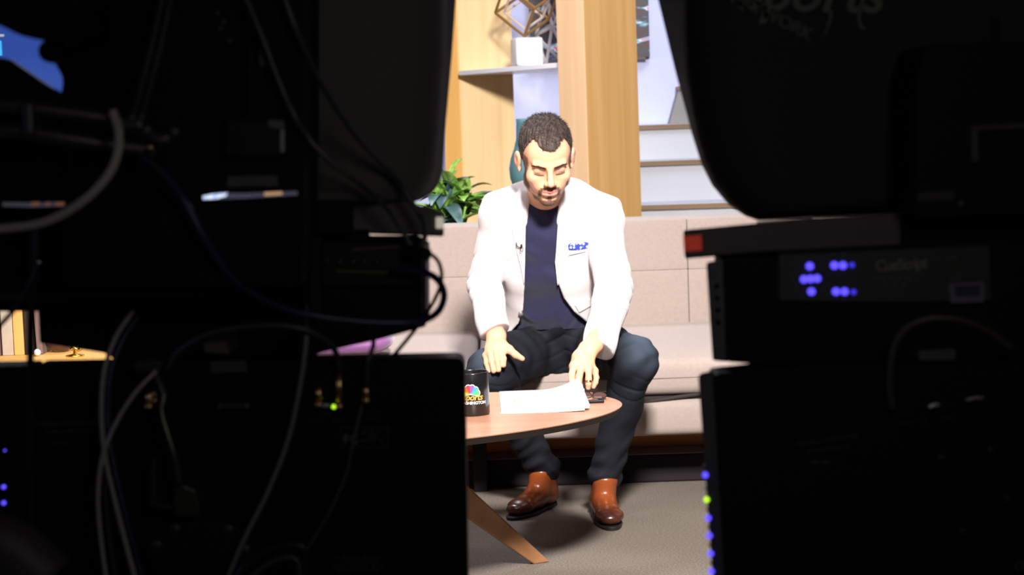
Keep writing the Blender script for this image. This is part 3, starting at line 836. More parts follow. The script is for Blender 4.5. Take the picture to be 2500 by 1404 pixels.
def column(name, p_left, p_mid, p_right, m_left, m_right, thick, label, z1=3.4):
    """two-faced panel pillar through three plan points"""
    a, b, c = [Vector((p[0], p[1], 0)) for p in (p_left, p_mid, p_right)]
    root = empty(name, ((b.x + c.x) / 2, (b.y + c.y) / 2, .10))
    nrm = (c - b).normalized(); back = Vector((-nrm.y, nrm.x, 0))
    if back.y < 0: back = -back
    dep = (a - b)
    o1 = MB().prism([p + Vector((0, 0, .10)) for p in (b, c, c + dep, b + dep)], [p + Vector((0, 0, z1)) for p in (b, c, c + dep, b + dep)], .003, 1).build('front_panel', m_right, root)
    s = nrm * -.006
    e = .012
    pts = [b + s - dep.normalized() * .0, b + nrm * .0005, a + nrm * .0005, a + s]
    MB().prism([p + Vector((0, 0, .10)) for p in pts], [p + Vector((0, 0, z1)) for p in pts]).build('side_panel', m_left, root)
    return tag(root, label, 'pillar')
q = lambda px, y, py=300: P(px, py, y)[:2]
column('wooden_pillar', q(1369, 7.66), q(1433, 7.50), q(1561, 7.74), oak_lit, oak, .3, 'wide pale oak pillar rising behind the seated man, beside the staircase')  # lit side and darker front are put into two oak tones
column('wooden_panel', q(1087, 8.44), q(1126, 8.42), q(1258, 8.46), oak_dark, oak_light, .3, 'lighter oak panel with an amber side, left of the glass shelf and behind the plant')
# glass shelf between the two
sA, sB = P(1120, 172, 8.36), P(1367, 149, 7.70)
shm = mat('frosted_shelf', (.90, .89, .96), .3)
sd = Vector(sB - sA); sd.z = 0; pn = Vector((-sd.y, sd.x, 0)).normalized() * .30
zt = 1.512; A_, B_ = Vector((sA[0], sA[1], zt)), Vector((sB[0], sB[1], zt))
B_ = A_ + (B_ - A_) * 1.0; A_ = A_ + (B_ - A_) * .0
pn2 = Vector((.06, .42, 0))
sh_ = MB().prism([A_, B_, B_ + pn2, A_ + pn2], [p - Vector((0, 0, .021)) for p in (A_, B_, B_ + pn2, A_ + pn2)], .002, 1).build('shelf', shm)
tag(sh_, 'white floating shelf between the two oak pillars', 'shelf')
# white cube on the shelf
cz = 1.5135
cc = P(1286, 118, 8.03)
cube = MB().box((cc[0] - .060, cc[1] - .06, cz), (cc[0] + .060, cc[1] + .06, cz + .120), .010, 3, Matrix.Rotation(R(12), 4, 'Z')).build('cube_stand', white_paint, None, True)
mod_smooth(cube); tag(cube, 'small white cube standing on the shelf under the wire sculpture', 'cube')
# wire cube sculptures (open frames balanced on a corner)
def wire(root, centre, side, rot, bar, m, name):
    mb = MB(); vs = [rot @ Vector((x, y, z)) * side / 2 + Vector(centre) for x in (-1, 1) for y in (-1, 1) for z in (-1, 1)]
    for i in range(8):
        for b in (1, 2, 4):
            j = i ^ b
            if j > i: mb.tube([vs[i], vs[j]], bar, 4, 1)
    for w_ in vs: mb.lathe([(0, bar), (bar, 0), (0, -bar)], w_, 6)
    return mb.build(name, m, root)
bronze = mat('bronze_wire', (.33, .18, .05), .45, metal=.2); rosy = mat('rosy_white_frame', (.74, .60, .55), .5)
bot = Vector((P(1280, 80, 8.02)[0], 8.02, cz + .1215))
e1_ = Vector((-.122, .0509, .107)).normalized(); e2_ = Vector((.110, .106, .075)); e2_ = (e2_ - e1_ * e2_.dot(e1_)).normalized(); e3_ = e2_.cross(e1_)
if e3_.z < 0: e3_ = -e3_
rt = Matrix((e1_, e2_, e3_)).transposed()
side = .170
low = min((rt @ Vector((x, y, z)) * side / 2 for x in (-1, 1) for y in (-1, 1) for z in (-1, 1)), key=lambda v_: v_.z)
ctr = bot - low + Vector((0, 0, .006))
root = empty('wire_sculpture', bot)
wire(root, ctr, side, rt, .0062, bronze, 'outer_frame')
wire(root, ctr + Vector((0, 0, -.012)), side * .72, rt, .005, rosy, 'inner_frame')
MB().tube([ctr + Vector((-.02, 0, .16)), ctr + Vector((-.02, 0, .045))], .008, 8, 1).lathe([(0, .012), (.012, .004), (.012, -.004), (0, -.012)], ctr + Vector((-.02, 0, .045)), 12).build('white_spindle', white_paint, root, True)
tag(root, 'open bronze wire cube balanced on one corner on the white cube', 'sculpture')
root = empty('lattice_sculpture', P(1362, 30, 8.2))
c2 = Vector(P(1356, -2, 8.18)); c2.z = 1.5125
mb = MB()
rs_ = random.Random(4)
pts = [c2 + Vector((dx, dy, dz)) for dx, dy, dz in [(-.05, 0, .008), (.06, -.04, .008), (.03, .06, .008), (-.09, .03, .14), (.09, .02, .15), (-.02, -.06, .17), (.0, .05, .20), (-.04, 0, .30), (.06, 0, .31)]]
for a, b in [(0, 1), (1, 2), (2, 0), (0, 3), (0, 5), (1, 4), (1, 5), (2, 3), (2, 4), (3, 5), (4, 5), (3, 6), (4, 6), (3, 7), (5, 7), (6, 7), (4, 8), (5, 8), (6, 8), (7, 8)]:
    mb.tube([pts[a], pts[b]], .0065, 4, 1)
mb.build('lattice', mat('pewter_lattice', (.52, .48, .50), .5), root)
tag(root, 'pale grey geometric lattice standing on the shelf beside the oak pillar', 'sculpture')
# teal vase on a low cabinet behind the sofa (its top hidden by the sofa and the man)
teal = mat('teal_glazed_ceramic', (.075, .17, .20), .3, var=.25, vscale=(14, 14, 14))
vy = 7.30; vb = P(1288, 452, vy); z0 = vb[2] - .02
cab = empty('vase_stand', (P(1287, 452, vy)[0], vy, .10)); sx = P(1287, 452, vy)[0]
MB().box((sx - .06, vy - .08, .10), (sx + .08, vy + .08, z0 - .016), .004, 1).build('pedestal', oak, cab)
MB().box((sx - .07, vy - .09, z0 - .016), (sx + .09, vy + .09, z0), .003, 1).build('stand_top', oak_light, cab)
tag(cab, 'narrow oak stand behind the sofa that carries the teal vase', 'stand')
prof = [(0, 0), (.045, 0), (.055, .006), (.068, .05), (.071, .09), (.064, .13), (.050, .17), (.040, .21), (.037, .27), (.038, .292), (.034, .294), (.032, .27), (.034, .22), (0, .2)]
vz = MB().lathe([(r * 1.02, z * .96) for r, z in prof], (P(1287, 400, vy)[0], vy, z0 + .0005), 40).build('teal_vase', teal, None, True)
tag(vz, 'tall teal ceramic bottle vase partly hidden behind the man\'s head', 'vase')
# painting on the back wall: broad abstract strokes
pm = ramp_mat('abstract_paint', [(.30, (.02, .02, .035)), (.36, (.13, .15, .32)), (.40, (.02, .02, .03)), (.47, (.03, .035, .05)), (.485, (.02, .02, .028)), (.51, (.07, .018, .015)), (.53, (.02, .022, .035)), (.555, (.03, .04, .06)), (.575, (.20, .42, .50)), (.59, (.80, .85, .95)), (.605, (.75, .06, .07)), (.63, (.22, .30, .62)), (.8, (.05, .05, .10))], mapping=(.6, 1, 2.8), scale=2.6, detail=4, distort=1.6, rough=.5)
pr = empty('painting', P(1460, 40, 9.03))
a, b = P(1296, 136, 9.04), P(1585, 124, 9.04)
MB().box((a[0], 9.005, 1.565), (b[0], 9.045, 2.45), .002, 1).build('canvas', pm, pr)
MB().box((a[0] + .01, 9.0, 1.552), (b[0] - .02, 9.045, 1.568), .002, 1).build('frame_edge', mat('dark_frame', (.06, .05, .05), .5), pr)
tag(pr, 'dark abstract painting in black, red and blue hung on the lavender wall', 'painting')

# staircase
st = empty('staircase', (P(1640, 500, 8.6)[0], 8.6, .10))
xl = P(1560, 400, 8.3)[0]; xr = xl + 1.5
steps = [(7.95, .70, -.0), (8.22, .885, .045), (8.50, 1.073, 0), (8.78, 1.238, 0)]
for i, (ys, zs, sk) in enumerate(steps):
    prev = steps[i - 1][1] if i else .10
    x0 = xl - .02 + (.012 if i == 3 else 0)
    MB().prism([(x0, ys, prev - (.03 if i else 0)), (xr, ys - sk * 3, prev - (.03 if i else 0)), (xr, 9.04, prev - (.03 if i else 0)), (x0, 9.04, prev - (.03 if i else 0))],
               [(x0, ys, zs - .022), (xr, ys - sk * 3, zs - .022), (xr, 9.04, zs - .022), (x0, 9.04, zs - .022)]).build('riser', stair_m, st)
    MB().prism([(x0 - .006, ys - .018, zs - .022), (xr, ys - sk * 3 - .018, zs - .022), (xr, 9.04, zs - .022), (x0 - .006, 9.04, zs - .022)],
               [(x0 - .006, ys - .018, zs - .001), (xr, ys - sk * 3 - .018, zs - .001), (xr, 9.04, zs - .001), (x0 - .006, 9.04, zs - .001)]).build('tread_edge', tread_wood, st)
    MB().prism([(x0 - .004, ys - .012, zs - .0008), (xr, ys - sk * 3 - .012, zs - .0008), (xr, 9.04, zs - .0008), (x0 - .004, 9.04, zs - .0008)],
               [(x0 - .004, ys - .012, zs + .0015), (xr, ys - sk * 3 - .012, zs + .0015), (xr, 9.04, zs + .0015), (x0 - .004, 9.04, zs + .0015)]).build('tread', stair_m, st)
tag(st, 'white staircase with brown nosings climbing behind the sofa, right of the pillar', 'staircase')
# stepped newel block at the stair head
y = 8.86
tp = [P(1634, 292, y), P(1657, 218, y), P(1675, 214, y), P(1760, 205, y), P(1760, 292, y)]
tp = [Vector(t) for t in tp]
for t in (0, 4): tp[t].z = 1.2396
nb_ = empty('stair_balustrade', (tp[0].x + .1, y, 1.24))
MB().prism(tp, [t + Vector((0, .12, 0)) for t in tp], .002, 1).build('panel', mat('warm_grey_paint', (.22, .21, .205), .6), nb_)
MB().prism([tp[1] + Vector((-.006, -.01, -.004)), tp[3] + Vector((0, -.01, -.004)), tp[3] + Vector((0, -.01, .014)), tp[1] + Vector((-.003, -.01, .014))], [t + Vector((0, .14, 0)) for t in (tp[1] + Vector((-.006, -.01, -.004)), tp[3] + Vector((0, -.01, -.004)), tp[3] + Vector((0, -.01, .014)), tp[1] + Vector((-.003, -.01, .014)))]).build('handrail', tread_wood, nb_)
tag(nb_, 'grey sloping stair side panel with a brown top edge above the stairs', 'balustrade')

# plant behind the sofa
def plant():
    root = empty('potted_plant', (P(1105, 520, 7.3)[0], 7.3, .10))
    c = Vector((root.location.x, 7.28, .10))
    MB().lathe([(0, 0), (.10, 0), (.13, .40), (.135, .68), (.120, .68), (.115, .63), (0, .63)], c, 32).build('pot', white_paint, root, True)
    rs = random.Random(21)
    mats = [ramp_mat('variegated_leaf', [(.3, (.05, .17, .03)), (.5, (.19, .38, .06)), (.68, (.42, .56, .14))], mapping=(30, 30, 30), scale=1.2, detail=3, rough=.45),
            ramp_mat('blue_green_leaf', [(.3, (.02, .07, .05)), (.7, (.10, .17, .20))], mapping=(20, 20, 20), scale=1, detail=3, rough=.35)]
    for mi, nleaf in ((0, 52), (1, 26)):
        mb = MB()
        for k in range(nleaf):
            az = rs.uniform(0, 2 * math.pi); L = rs.uniform(.17, .27); el = rs.uniform(.25, 1.3) if mi == 0 else rs.uniform(0, .8)
            base = c + Vector((rs.uniform(-.06, .06), rs.uniform(-.05, .05), .74 + rs.uniform(0, .17)))
            d = Vector((math.cos(az) * math.cos(el), math.sin(az) * math.cos(el) * .6, math.sin(el)))
            w = d.cross(Vector((0, 0, 1))).normalized(); w = (w * math.cos(rs.uniform(-.5, .5)) + Vector((0, 0, 1)) * rs.uniform(-.3, .3)).normalized()
            n_ = w.cross(d).normalized(); N = 7; rows = []
            for i in range(N + 1):
                t = i / N; p = base + d * L * t + Vector((0, 0, -1)) * L * .45 * t * t
                hw_ = .034 * (math.sin(math.pi * min(1, t * .97 + .03)) ** .7) * (1 - .35 * t) + .001
                rows.append([mb.bm.verts.new(p - w * hw_ + n_ * hw_ * .35), mb.bm.verts.new(p), mb.bm.verts.new(p + w * hw_ + n_ * hw_ * .35)])
            for a, b in zip(rows, rows[1:]):
                for j in (0, 1): mb.bm.faces.new((a[j], a[j + 1], b[j + 1], b[j]))
            mb.tube([c + Vector((0, 0, .63)), base], .004, 5, 1)
        o = mb.build('foliage', mats[mi], root, True, fix=False)
        if mi: tag(o, 'darker blue-green leaves')
    tag(root, 'leafy green plant in a pot behind the left end of the sofa', 'plant')
plant()

# sofa (long, continues behind both prompters)
def sofa():
    X0, X1 = -1.75, 2.05
    root = empty('sofa', (.15, 6.8, .10)); tag(root, 'long mauve-beige upholstered sofa the man sits on', 'sofa')
    def pad(name, lo, hi, bev, crown=0, m=sofa_m, seg=4):
        mb = MB(); t = bmesh.new(); lo = Vector(lo); hi = Vector(hi); c = (lo + hi) / 2; d = hi - lo
        bmesh.ops.create_cube(t, size=1, matrix=Matrix.Translation(c) @ Matrix.Diagonal((d.x, d.y, d.z, 1)))
        bmesh.ops.bevel(t, geom=t.edges[:], offset=bev, segments=seg, affect='EDGES', profile=.5)
        bmesh.ops.subdivide_edges(t, edges=[e for e in t.edges if e.calc_length() > .12], cuts=6, use_grid_fill=True)
        for v_ in t.verts:
            u_ = (v_.co - c); fx, fy = u_.x / (d.x / 2), u_.y / (d.y / 2)
            if u_.z > 0: v_.co.z += crown * max(0, 1 - abs(fx) ** 6) * max(0, 1 - abs(fy) ** 4)
            if name == 'seat_cushion' and u_.z > 0: v_.co.z += .045 * (fy * .5 + .5)
        mb.add(t); o = mb.build(name, m, root, True); mod_smooth(o, 50); return o
    # seat cushions: split left of the man
    xs = P(1163, 850, 6.15)[0]
    for a, b in ((X0, xs - .004), (xs + .004, .98), (.988, X1)):
        pad('seat_cushion', (a, 6.10, .345), (b, 6.86, .462), .032, .012)
        mb = MB(); mb.tube([(a + .03, 6.102, .405), ((a + b) / 2, 6.098, .405), (b - .03, 6.102, .405)], .0022, 6, 1); mb.build('seam', mat('seam_thread', (.28, .21, .19), .9), root)
    MB().box((X0 + .02, 6.13, .325), (X1 - .02, 6.85, .350)).build('gap_shade_box', gap_shade_and_strap_m, root)  # dark box put in the gap where only shade falls
    pad('seat_base', (X0, 6.11, .205), (X1, 6.9, .328), .03)
    # backrest in two panels with a slight backward lean
    bk = []
    for a, b in ((X0, P(1670, 600, 6.95)[0] - .001), (P(1670, 600, 6.95)[0] + .001, X1)):
        for z0_, z1_, yy in ((.44, .7065, 6.818), (.7066, .895, 6.82)):
            o = pad('backrest_panel', (a, yy, z0_), (b, 7.0, z1_), .0035, 0)
            bk.append(o)
    MB().box((X0, 6.98, .2), (X1, 7.06, .897), .02, 3).build('back_shell', sofa_m, root)
    for xe in (X0 - .12, X1): pad('armrest', (xe, 6.12, .2), (xe + .12, 7.0, .66), .03)
    MB().box((X0 + .05, 6.50, .101), (X1 - .05, 6.53, .16), .003, 1).build('base_rail', plinth_m, root)
    MB().box((X0 + .05, 6.535, .101), (X1 - .05, 6.95, .206)).build('plinth', black_soft, root)
    for xx in (P(1172, 1120, 6.33)[0], 1.6, -1.5):
        MB().box((xx - .024, 6.30, 0), (xx + .024, 6.35, .206), .003, 1).build('leg', black_soft, root)
sofa()
# dark strap hanging under the seat cushion front at the right
# purple throw pillow on the left seat
px_ = P(825, 856, 6.35)
t = bmesh.new(); bmesh.ops.create_uvsphere(t, u_segments=32, v_segments=16, radius=1)
for v_ in t.verts:
    x, y, z = v_.co; k = (abs(x) ** 4 + abs(y) ** 4 + 1e-9) ** .25; r2 = math.hypot(x, y) + 1e-9
    f_ = r2 / k; v_.co = Vector((x * f_ * .20, y * f_ * .16, z * .055 * (1 - .0 * r2)))
pm_ = MB(); pm_.add(t)
bmesh.ops.transform(pm_.bm, matrix=Matrix.Translation((px_[0], 6.26, .546)) , verts=pm_.bm.verts)
po = pm_.build('throw_pillow', mat('purple_satin', (.22, .075, .24), .6, sheen=.3), None, True)
tag(po, 'purple throw pillow lying on the left part of the sofa seat', 'pillow')

# coffee table
tb = empty('coffee_table', (-.405, 5.018, 0)); tag(tb, 'walnut coffee table with an oval top and splayed tapered legs', 'table')
ang = R(18.05); N = 96
def oval(sa, sb, z): return [(-.4052 + sa * math.cos(a) * math.cos(ang) - sb * math.sin(a) * math.sin(ang), 5.0183 + sa * math.cos(a) * math.sin(ang) + sb * math.sin(a) * math.cos(ang), z) for a in np.linspace(0, 2 * math.pi, N, endpoint=False)]
m = MB(); rings = [oval(.7292 - i, .4157 - i, z) for i, z in ((.003, .47), (0, .4685), (.001, .4655))]
vr = [[m.bm.verts.new(p) for p in r_] for r_ in rings]
m.bm.faces.new(vr[0]); m.bm.faces.new(vr[-1][::-1])
for a, b in zip(vr, vr[1:]):
    for i in range(N): m.bm.faces.new((a[i], b[i], b[(i + 1) % N], a[(i + 1) % N]))
top = m.build('tabletop', walnut, tb)
m = MB(); m.prism([Vector(p) for p in oval(.7275, .414, .4652)], [Vector(p) for p in oval(.716, .4025, .4465)]); m.build('edge_band', mat('dark_edge', (.02, .011, .008), .5), top)  # bevel below the top, darker than the top itself
apron = MB().box((-.62, 4.93, .405), (-.19, 5.11, .4468), .01, 2, Matrix.Rotation(ang, 4, 'Z')).build('underframe', mat('dark_walnut', (.05, .025, .015), .5), tb)
def leg(top_, foot, w0=.036, w1=.013):
    a, b = Vector(top_), Vector(foot); d = (b - a); s = Vector((-d.y, d.x, 0)).normalized(); h_ = Vector((d.x, d.y, 0)).normalized()
    ra = [a + s * x * .018 + h_ * y * w0 for x, y in ((-1, -1), (1, -1), (1, 1), (-1, 1))]
    rb = [b + s * x * .011 + h_ * y * w1 for x, y in ((-1, -1), (1, -1), (1, 1), (-1, 1))]
    MB().prism(ra, rb, .004, 2).build('leg', walnut_leg, tb)
leg((-.40, 5.03, .445), (.055, 5.245, 0.0), .085, .026)
leg((-.56, 5.04, .44), (-.86, 5.16, 0.0)); leg((-.50, 4.93, .44), (-.72, 4.68, 0)); leg((-.30, 4.97, .44), (-.22, 4.70, 0))

# mug
mc = Vector((-.121, 5.058, .4703)); MR = .0480; MH = .119
mug = empty('mug', mc); tag(mug, 'black mug with a colourful peacock logo standing on the coffee table', 'mug')
mugm = mat('black_glaze', (.008, .008, .009), .22, spec=.6)
MB().lathe([(0, 0), (MR - .005, 0), (MR, .004), (MR, MH - .002), (MR - .001, MH), (MR - .0035, MH), (MR - .0042, MH - .003), (MR - .0042, .008), (0, .008)], mc, 64).build('cup', mugm, mug, True)
hd = MB(); hp = [mc + Vector((-MR * .97, .008, .095)), mc + Vector((-MR - .028, .012, .092)), mc + Vector((-MR - .036, .013, .06)), mc + Vector((-MR - .026, .012, .030)), mc + Vector((-MR * .97, .008, .026))]
hd.tube(hp, .0055, 10); hd.build('handle', mugm, mug, True)
def text_polys(s, size, space=1.0, bold=0, shear=0):
    c = bpy.data.curves.new('t', 'FONT'); c.body = s; c.size = size; c.align_x = 'CENTER'; c.offset = bold; c.shear = shear; c.space_character = space; c.resolution_u = 4
    o = bpy.data.objects.new('t', c); C.objects.link(o)
    me = bpy.data.meshes.new_from_object(o.evaluated_get(bpy.context.evaluated_depsgraph_get()))
    vs = [Vector(v_.co) for v_ in me.vertices]; fs = [list(p.vertices) for p in me.polygons]
    bpy.data.objects.remove(o); bpy.data.curves.remove(c); bpy.data.meshes.remove(me)
    return vs, fs
def wrap(vs, fs, zc, e, name, m_, parent):
    me = bpy.data.meshes.new(name); out = []
    for v_ in vs:
        a = v_.x / MR + .055; out.append((mc.x + (MR + e) * math.sin(a), mc.y - (MR + e) * math.cos(a), mc.z + zc + v_.y))
    me.from_pydata(out, [], fs); return link(name, me, m_, parent)
cup = [o for o in mug.children if o.name.startswith('cup')][0]
def P2(name, polys, zc, e, m_):
    vs, fs = [], []
    for pl_ in [[(a_[0] - .006, a_[1]) for a_ in pp_] for pp_ in polys]:
        # fan with a centre point, subdivided across the curve
        c_ = Vector((sum(p[0] for p in pl_) / len(pl_), sum(p[1] for p in pl_) / len(pl_), 0)); b_ = len(vs); n_ = len(pl_)
        vs.append(c_)
        for f_ in (.5, 1): vs += [c_ + (Vector((p[0], p[1], 0)) - c_) * f_ for p in pl_]
        for i in range(n_):
            j = (i + 1) % n_
            fs.append([b_, b_ + 1 + i, b_ + 1 + j]); fs.append([b_ + 1 + i, b_ + 1 + n_ + i, b_ + 1 + n_ + j, b_ + 1 + j])
    return wrap(vs, fs, zc, e, name, m_, cup)
def feather(a, L=.026, w=.0072, r0=.003):
    d = (math.sin(a), math.cos(a)); n_ = (d[1], -d[0]); pts = []
    for t in np.linspace(0, 1, 7): pts.append((r0 + t * (L - w), .0012 + (w - .0012) * t))
    arc = [(L - w + w * math.sin(b), w * math.cos(b)) for b in np.linspace(0, math.pi, 12)]
    out = [(x * d[0] + y * n_[0], x * d[1] + y * n_[1]) for x, y in pts[:-1]] + [(x * d[0] + y * n_[0], x * d[1] + y * n_[1]) for x, y in arc] + [(x * d[0] - y * n_[0], x * d[1] - y * n_[1]) for x, y in pts[:-1][::-1]]
    return out
cols = [('yellow', (.85, .62, .03)), ('orange', (.80, .17, .02)), ('red', (.75, .03, .05)), ('purple', (.20, .08, .48)), ('blue', (.03, .32, .80)), ('green', (.10, .62, .12))]
AA = [R(a) for a in (-80, -48, -16, 16, 48, 80)]
white_print = mat('white_print', (.85, .85, .88), .5)
P2('logo_outline', [feather(a, .0285, .0092, .0) for a in AA], .062, .0005, white_print)
for a, (n_, c_) in zip(AA, cols): P2('logo_feather', [feather(a)], .062, .0009, mat(n_ + '_print', c_, .5))
vs, fs = text_polys('sports', .024, .92, .0006, .25); wrap(vs, fs, .046, .0010, 'lettering', mat('gold_print', (.62, .33, .06), .5), cup)
vs, fs = text_polys('WASHINGTON', .0112, 1.0, .0003); wrap(vs, fs, .0345, .0010, 'lettering', white_print, cup)

# papers
paper_m = mat('white_paper', (.90, .89, .87), .7)
paper_y = mat('paper_highlighter', (.80, .90, .25), .7)
def sheet(cx0, cy0, wid, dep, rot, z, lift, label, mark=False):
    NX_, NY_ = 18, 12; me_v, me_f = [], []
    for j in range(NY_ + 1):
        for i in range(NX_ + 1):
            u_, v_ = i / NX_, j / NY_; x, y = u_ * wid, v_ * dep
            l_ = max(0, (u_ - .45) / .55) ** 2 * lift * (.25 + .75 * v_)
            xx = x - l_ * .35; X_ = cx0 + xx * math.cos(rot) - y * math.sin(rot); Y_ = cy0 + xx * math.sin(rot) + y * math.cos(rot)
            me_v.append((X_, Y_, z + l_))
    nn = len(me_v)
    me_v += [(x, y, z_ - .0006) for x, y, z_ in me_v]
    for j in range(NY_):
        for i in range(NX_):
            a = j * (NX_ + 1) + i; me_f.append((a, a + 1, a + NX_ + 2, a + NX_ + 1)); me_f.append((a + nn, a + nn + NX_ + 1, a + nn + NX_ + 2, a + nn + 1))
    rim = [i for i in range(NX_ + 1)] + [j * (NX_ + 1) + NX_ for j in range(1, NY_ + 1)] + [NY_ * (NX_ + 1) + i for i in range(NX_ - 1, -1, -1)] + [j * (NX_ + 1) for j in range(NY_ - 1, 0, -1)]
    for a, b in zip(rim, rim[1:] + rim[:1]): me_f.append((a, a + nn, b + nn, b))
    me = bpy.data.meshes.new('sheet_of_paper'); me.from_pydata(me_v, [], me_f); o = link('sheet_of_paper', me, paper_m, None, True)
    tag(o, label, 'paper', 'papers on the coffee table')
    if mark:
        X_ = cx0 + .035; Y_ = cy0 + .19
        MB().box((X_, Y_ - .05, z + .0003), (X_ + .007, Y_ + .05, z + .0006)).build('highlighter_mark', paper_y, o)
    return o
sheet(-.045, 5.045, .235, .34, R(-3), .4711, .014, 'undermost white sheet, its near corner poking out below the others')
sheet(-.040, 5.050, .245, .36, R(0), .4722, .024, 'middle white sheet of the stack held by the man')
sheet(-.042, 5.060, .250, .395, R(1), .4735, .034, 'topmost white sheet with a yellow highlighter mark, its right corner lifted by a hand', True)
# phone
ph = empty('phone', (G(1455, 975, .47)[0], 5.25, .4702)); tag(ph, 'black phone with a glossy screen lying on the table under the man\'s fingers', 'phone')
a, b = G(1424, 990, .472), G(1477, 988, .472); X0_, X1_ = a[0] - .01, b[0]; Y0_ = 5.175
gl = mat('black_glass', (.012, .008, .008), .06, spec=.8)
MB().box((X0_, Y0_, .4702), (X1_, Y0_ + .155, .4795), .003, 2).build('case', black_soft, ph)
MB().box((X0_ + .004, Y0_ + .006, .4795), (X1_ - .004, Y0_ + .149, .4802), .0003, 1).build('screen', gl, ph)
# folded dark glasses beside the hand (brown lenses catching the light)
sg = empty('sunglasses', (X0_ + .035, Y0_ + .07, .481)); tag(sg, 'brown-lensed sunglasses lying on the phone beneath the hand', 'glasses')
brn = mat('brown_lens', (.09, .04, .035), .1, spec=.8, coat=.5)
gx, gy, gz = X0_ + .043, Y0_ + .075, .4885
for s in (-1, 1):
    cx_ = gx + s * .021 - .002; ring = [Vector((cx_ + .020 * math.cos(a), gy - s * .006 + .017 * math.sin(a), gz - .006 + .007 * math.sin(a))) for a in np.linspace(0, 2 * math.pi, 20, endpoint=False)]
    mm = MB(); mm.prism([p for p in ring], [p + Vector((.0003, .0015, 0)) for p in ring]); mm.build('lens', brn, sg)
    MB().tube(ring, .0013, 6, 1, closed=True).build('rim', black_soft, sg)
MB().tube([(gx - .004, gy, gz + .003), (gx, gy, gz + .006), (gx + .002, gy, gz + .003)], .0012, 6, 2).build('bridge', black_soft, sg)
MB().tube([(gx + .004, gy + .036, gz - .004), (gx + .010, gy + .05, gz - .006), (gx + .03, gy + .055, gz - .012)], .0015, 6).build('temple_arm', black_soft, sg)
MB().tube([(gx + .038, gy - .008, gz + .004), (gx + .034, gy + .045, gz - .004), (gx + .012, gy + .05, gz - .010)], .0015, 6).build('temple_arm', black_soft, sg)

# far left: video screen glowing blue
vs_ = empty('video_screen', P(60, 150, 9.9)); tag(vs_, 'large blue video screen glowing far behind the left camera', 'screen')
c_ = P(40, 150, 9.9)
MB().box((c_[0] - 1.4, 9.9, .9), (c_[0] + .6, 9.98, 2.3), .01, 1).build('casing', black_pl, vs_)
scm = ramp_mat('blue_video_picture', [(.3, (.018, .055, .30)), (.7, (.045, .10, .42))], mapping=(1, 1, 1.4), scale=1.2, detail=2, rough=.3, emit=.95)
MB().box((c_[0] - 1.37, 9.893, .93), (c_[0] + .57, 9.90, 2.27)).build('picture', scm, vs_)
e1 = P(-6, 120, 9.88); MB().box((e1[0] - .10, 9.885, e1[2] - .035), (e1[0] + .02, 9.892, e1[2] + .045), .003, 1).build('caption_block', emis('cyan_graphic', (.05, .45, .95), 1.2), vs_)
e2 = P(0, 86, 9.88); MB().box((e2[0] - .10, 9.885, e2[2] - .006), (e2[0] + .018, 9.892, e2[2] + .004)).build('caption_line', emis('white_graphic', (.7, .72, .7), .8), vs_)
# bookcase at the far left, seen in the gap under the left rig
bc = empty('bookcase', P(110, 870, 5.9)); tag(bc, 'low oak bookcase top with books on it at the far left of the set', 'bookcase')
bl = P(150, 864, 5.6); zt = bl[2]
MB().box((-1.95, 5.45, 0), (-.80, 5.50, zt - .03)).build('front_board', oak, bc)
MB().box((-1.95, 5.42, zt - .03), (-.80, 6.05, zt), .003, 1).build('top_board', oak_dark, bc)
MB().box((-1.93, 6.0, 0), (-.82, 6.03, zt - .03)).build('back_board', oak, bc)
MB().box((-1.95, 5.50, 0), (-1.92, 6.0, zt - .03)).build('side_board', oak, bc)
MB().box((-.83, 5.50, 0), (-.80, 6.0, zt - .03)).build('side_board', oak, bc)
xb0 = P(30, 800, 5.62)[0]
def book(x0, w, h_, d_, col, label, lean=0):
    root = empty('book', (x0, 5.6, zt)); tag(root, label, 'book', 'books on the low bookcase')
    rot = Matrix.Rotation(lean, 4, 'Y'); ab = (x0 + (w if lean > 0 else 0), 5.6, zt + .0005)
    MB().box((x0, 5.60, zt + .0005), (x0 + w, 5.60 + d_, zt + h_), .002, 2, rot, ab).build('cover', mat('book_cover', col, .5, var=.15, vscale=(10, 10, 10)), root)
    MB().box((x0 + .003, 5.604, zt + h_ - .004), (x0 + w - .003, 5.60 + d_ + .001, zt + h_ + .0004), 0, 1, rot, ab).build('page_block', paper_m, root)
X = lambda px: P(px, 820, 5.62)[0]
book(X(-62), .042, .17, .15, (.55, .45, .43), 'pinkish book at the far left end of the row on the bookcase')
book(X(-24), .035, .155, .15, (.16, .08, .09), 'dark plum book with a white shape, second in the row')
book(X(8), .034, .165, .15, (.50, .42, .34), 'beige book between the dark plum and the yellow one', 0)
book(X(37), .030, .20, .15, (.80, .42, .13), 'tall yellow-orange book beside the beige one')
book(X(64), .024, .15, .15, (.03, .02, .015), 'dark narrow book right of the yellow-orange one')
book(X(92), .018, .175, .15, (.20, .13, .12), 'slim brown-grey book leaning near the bookcase objects', R(-2))
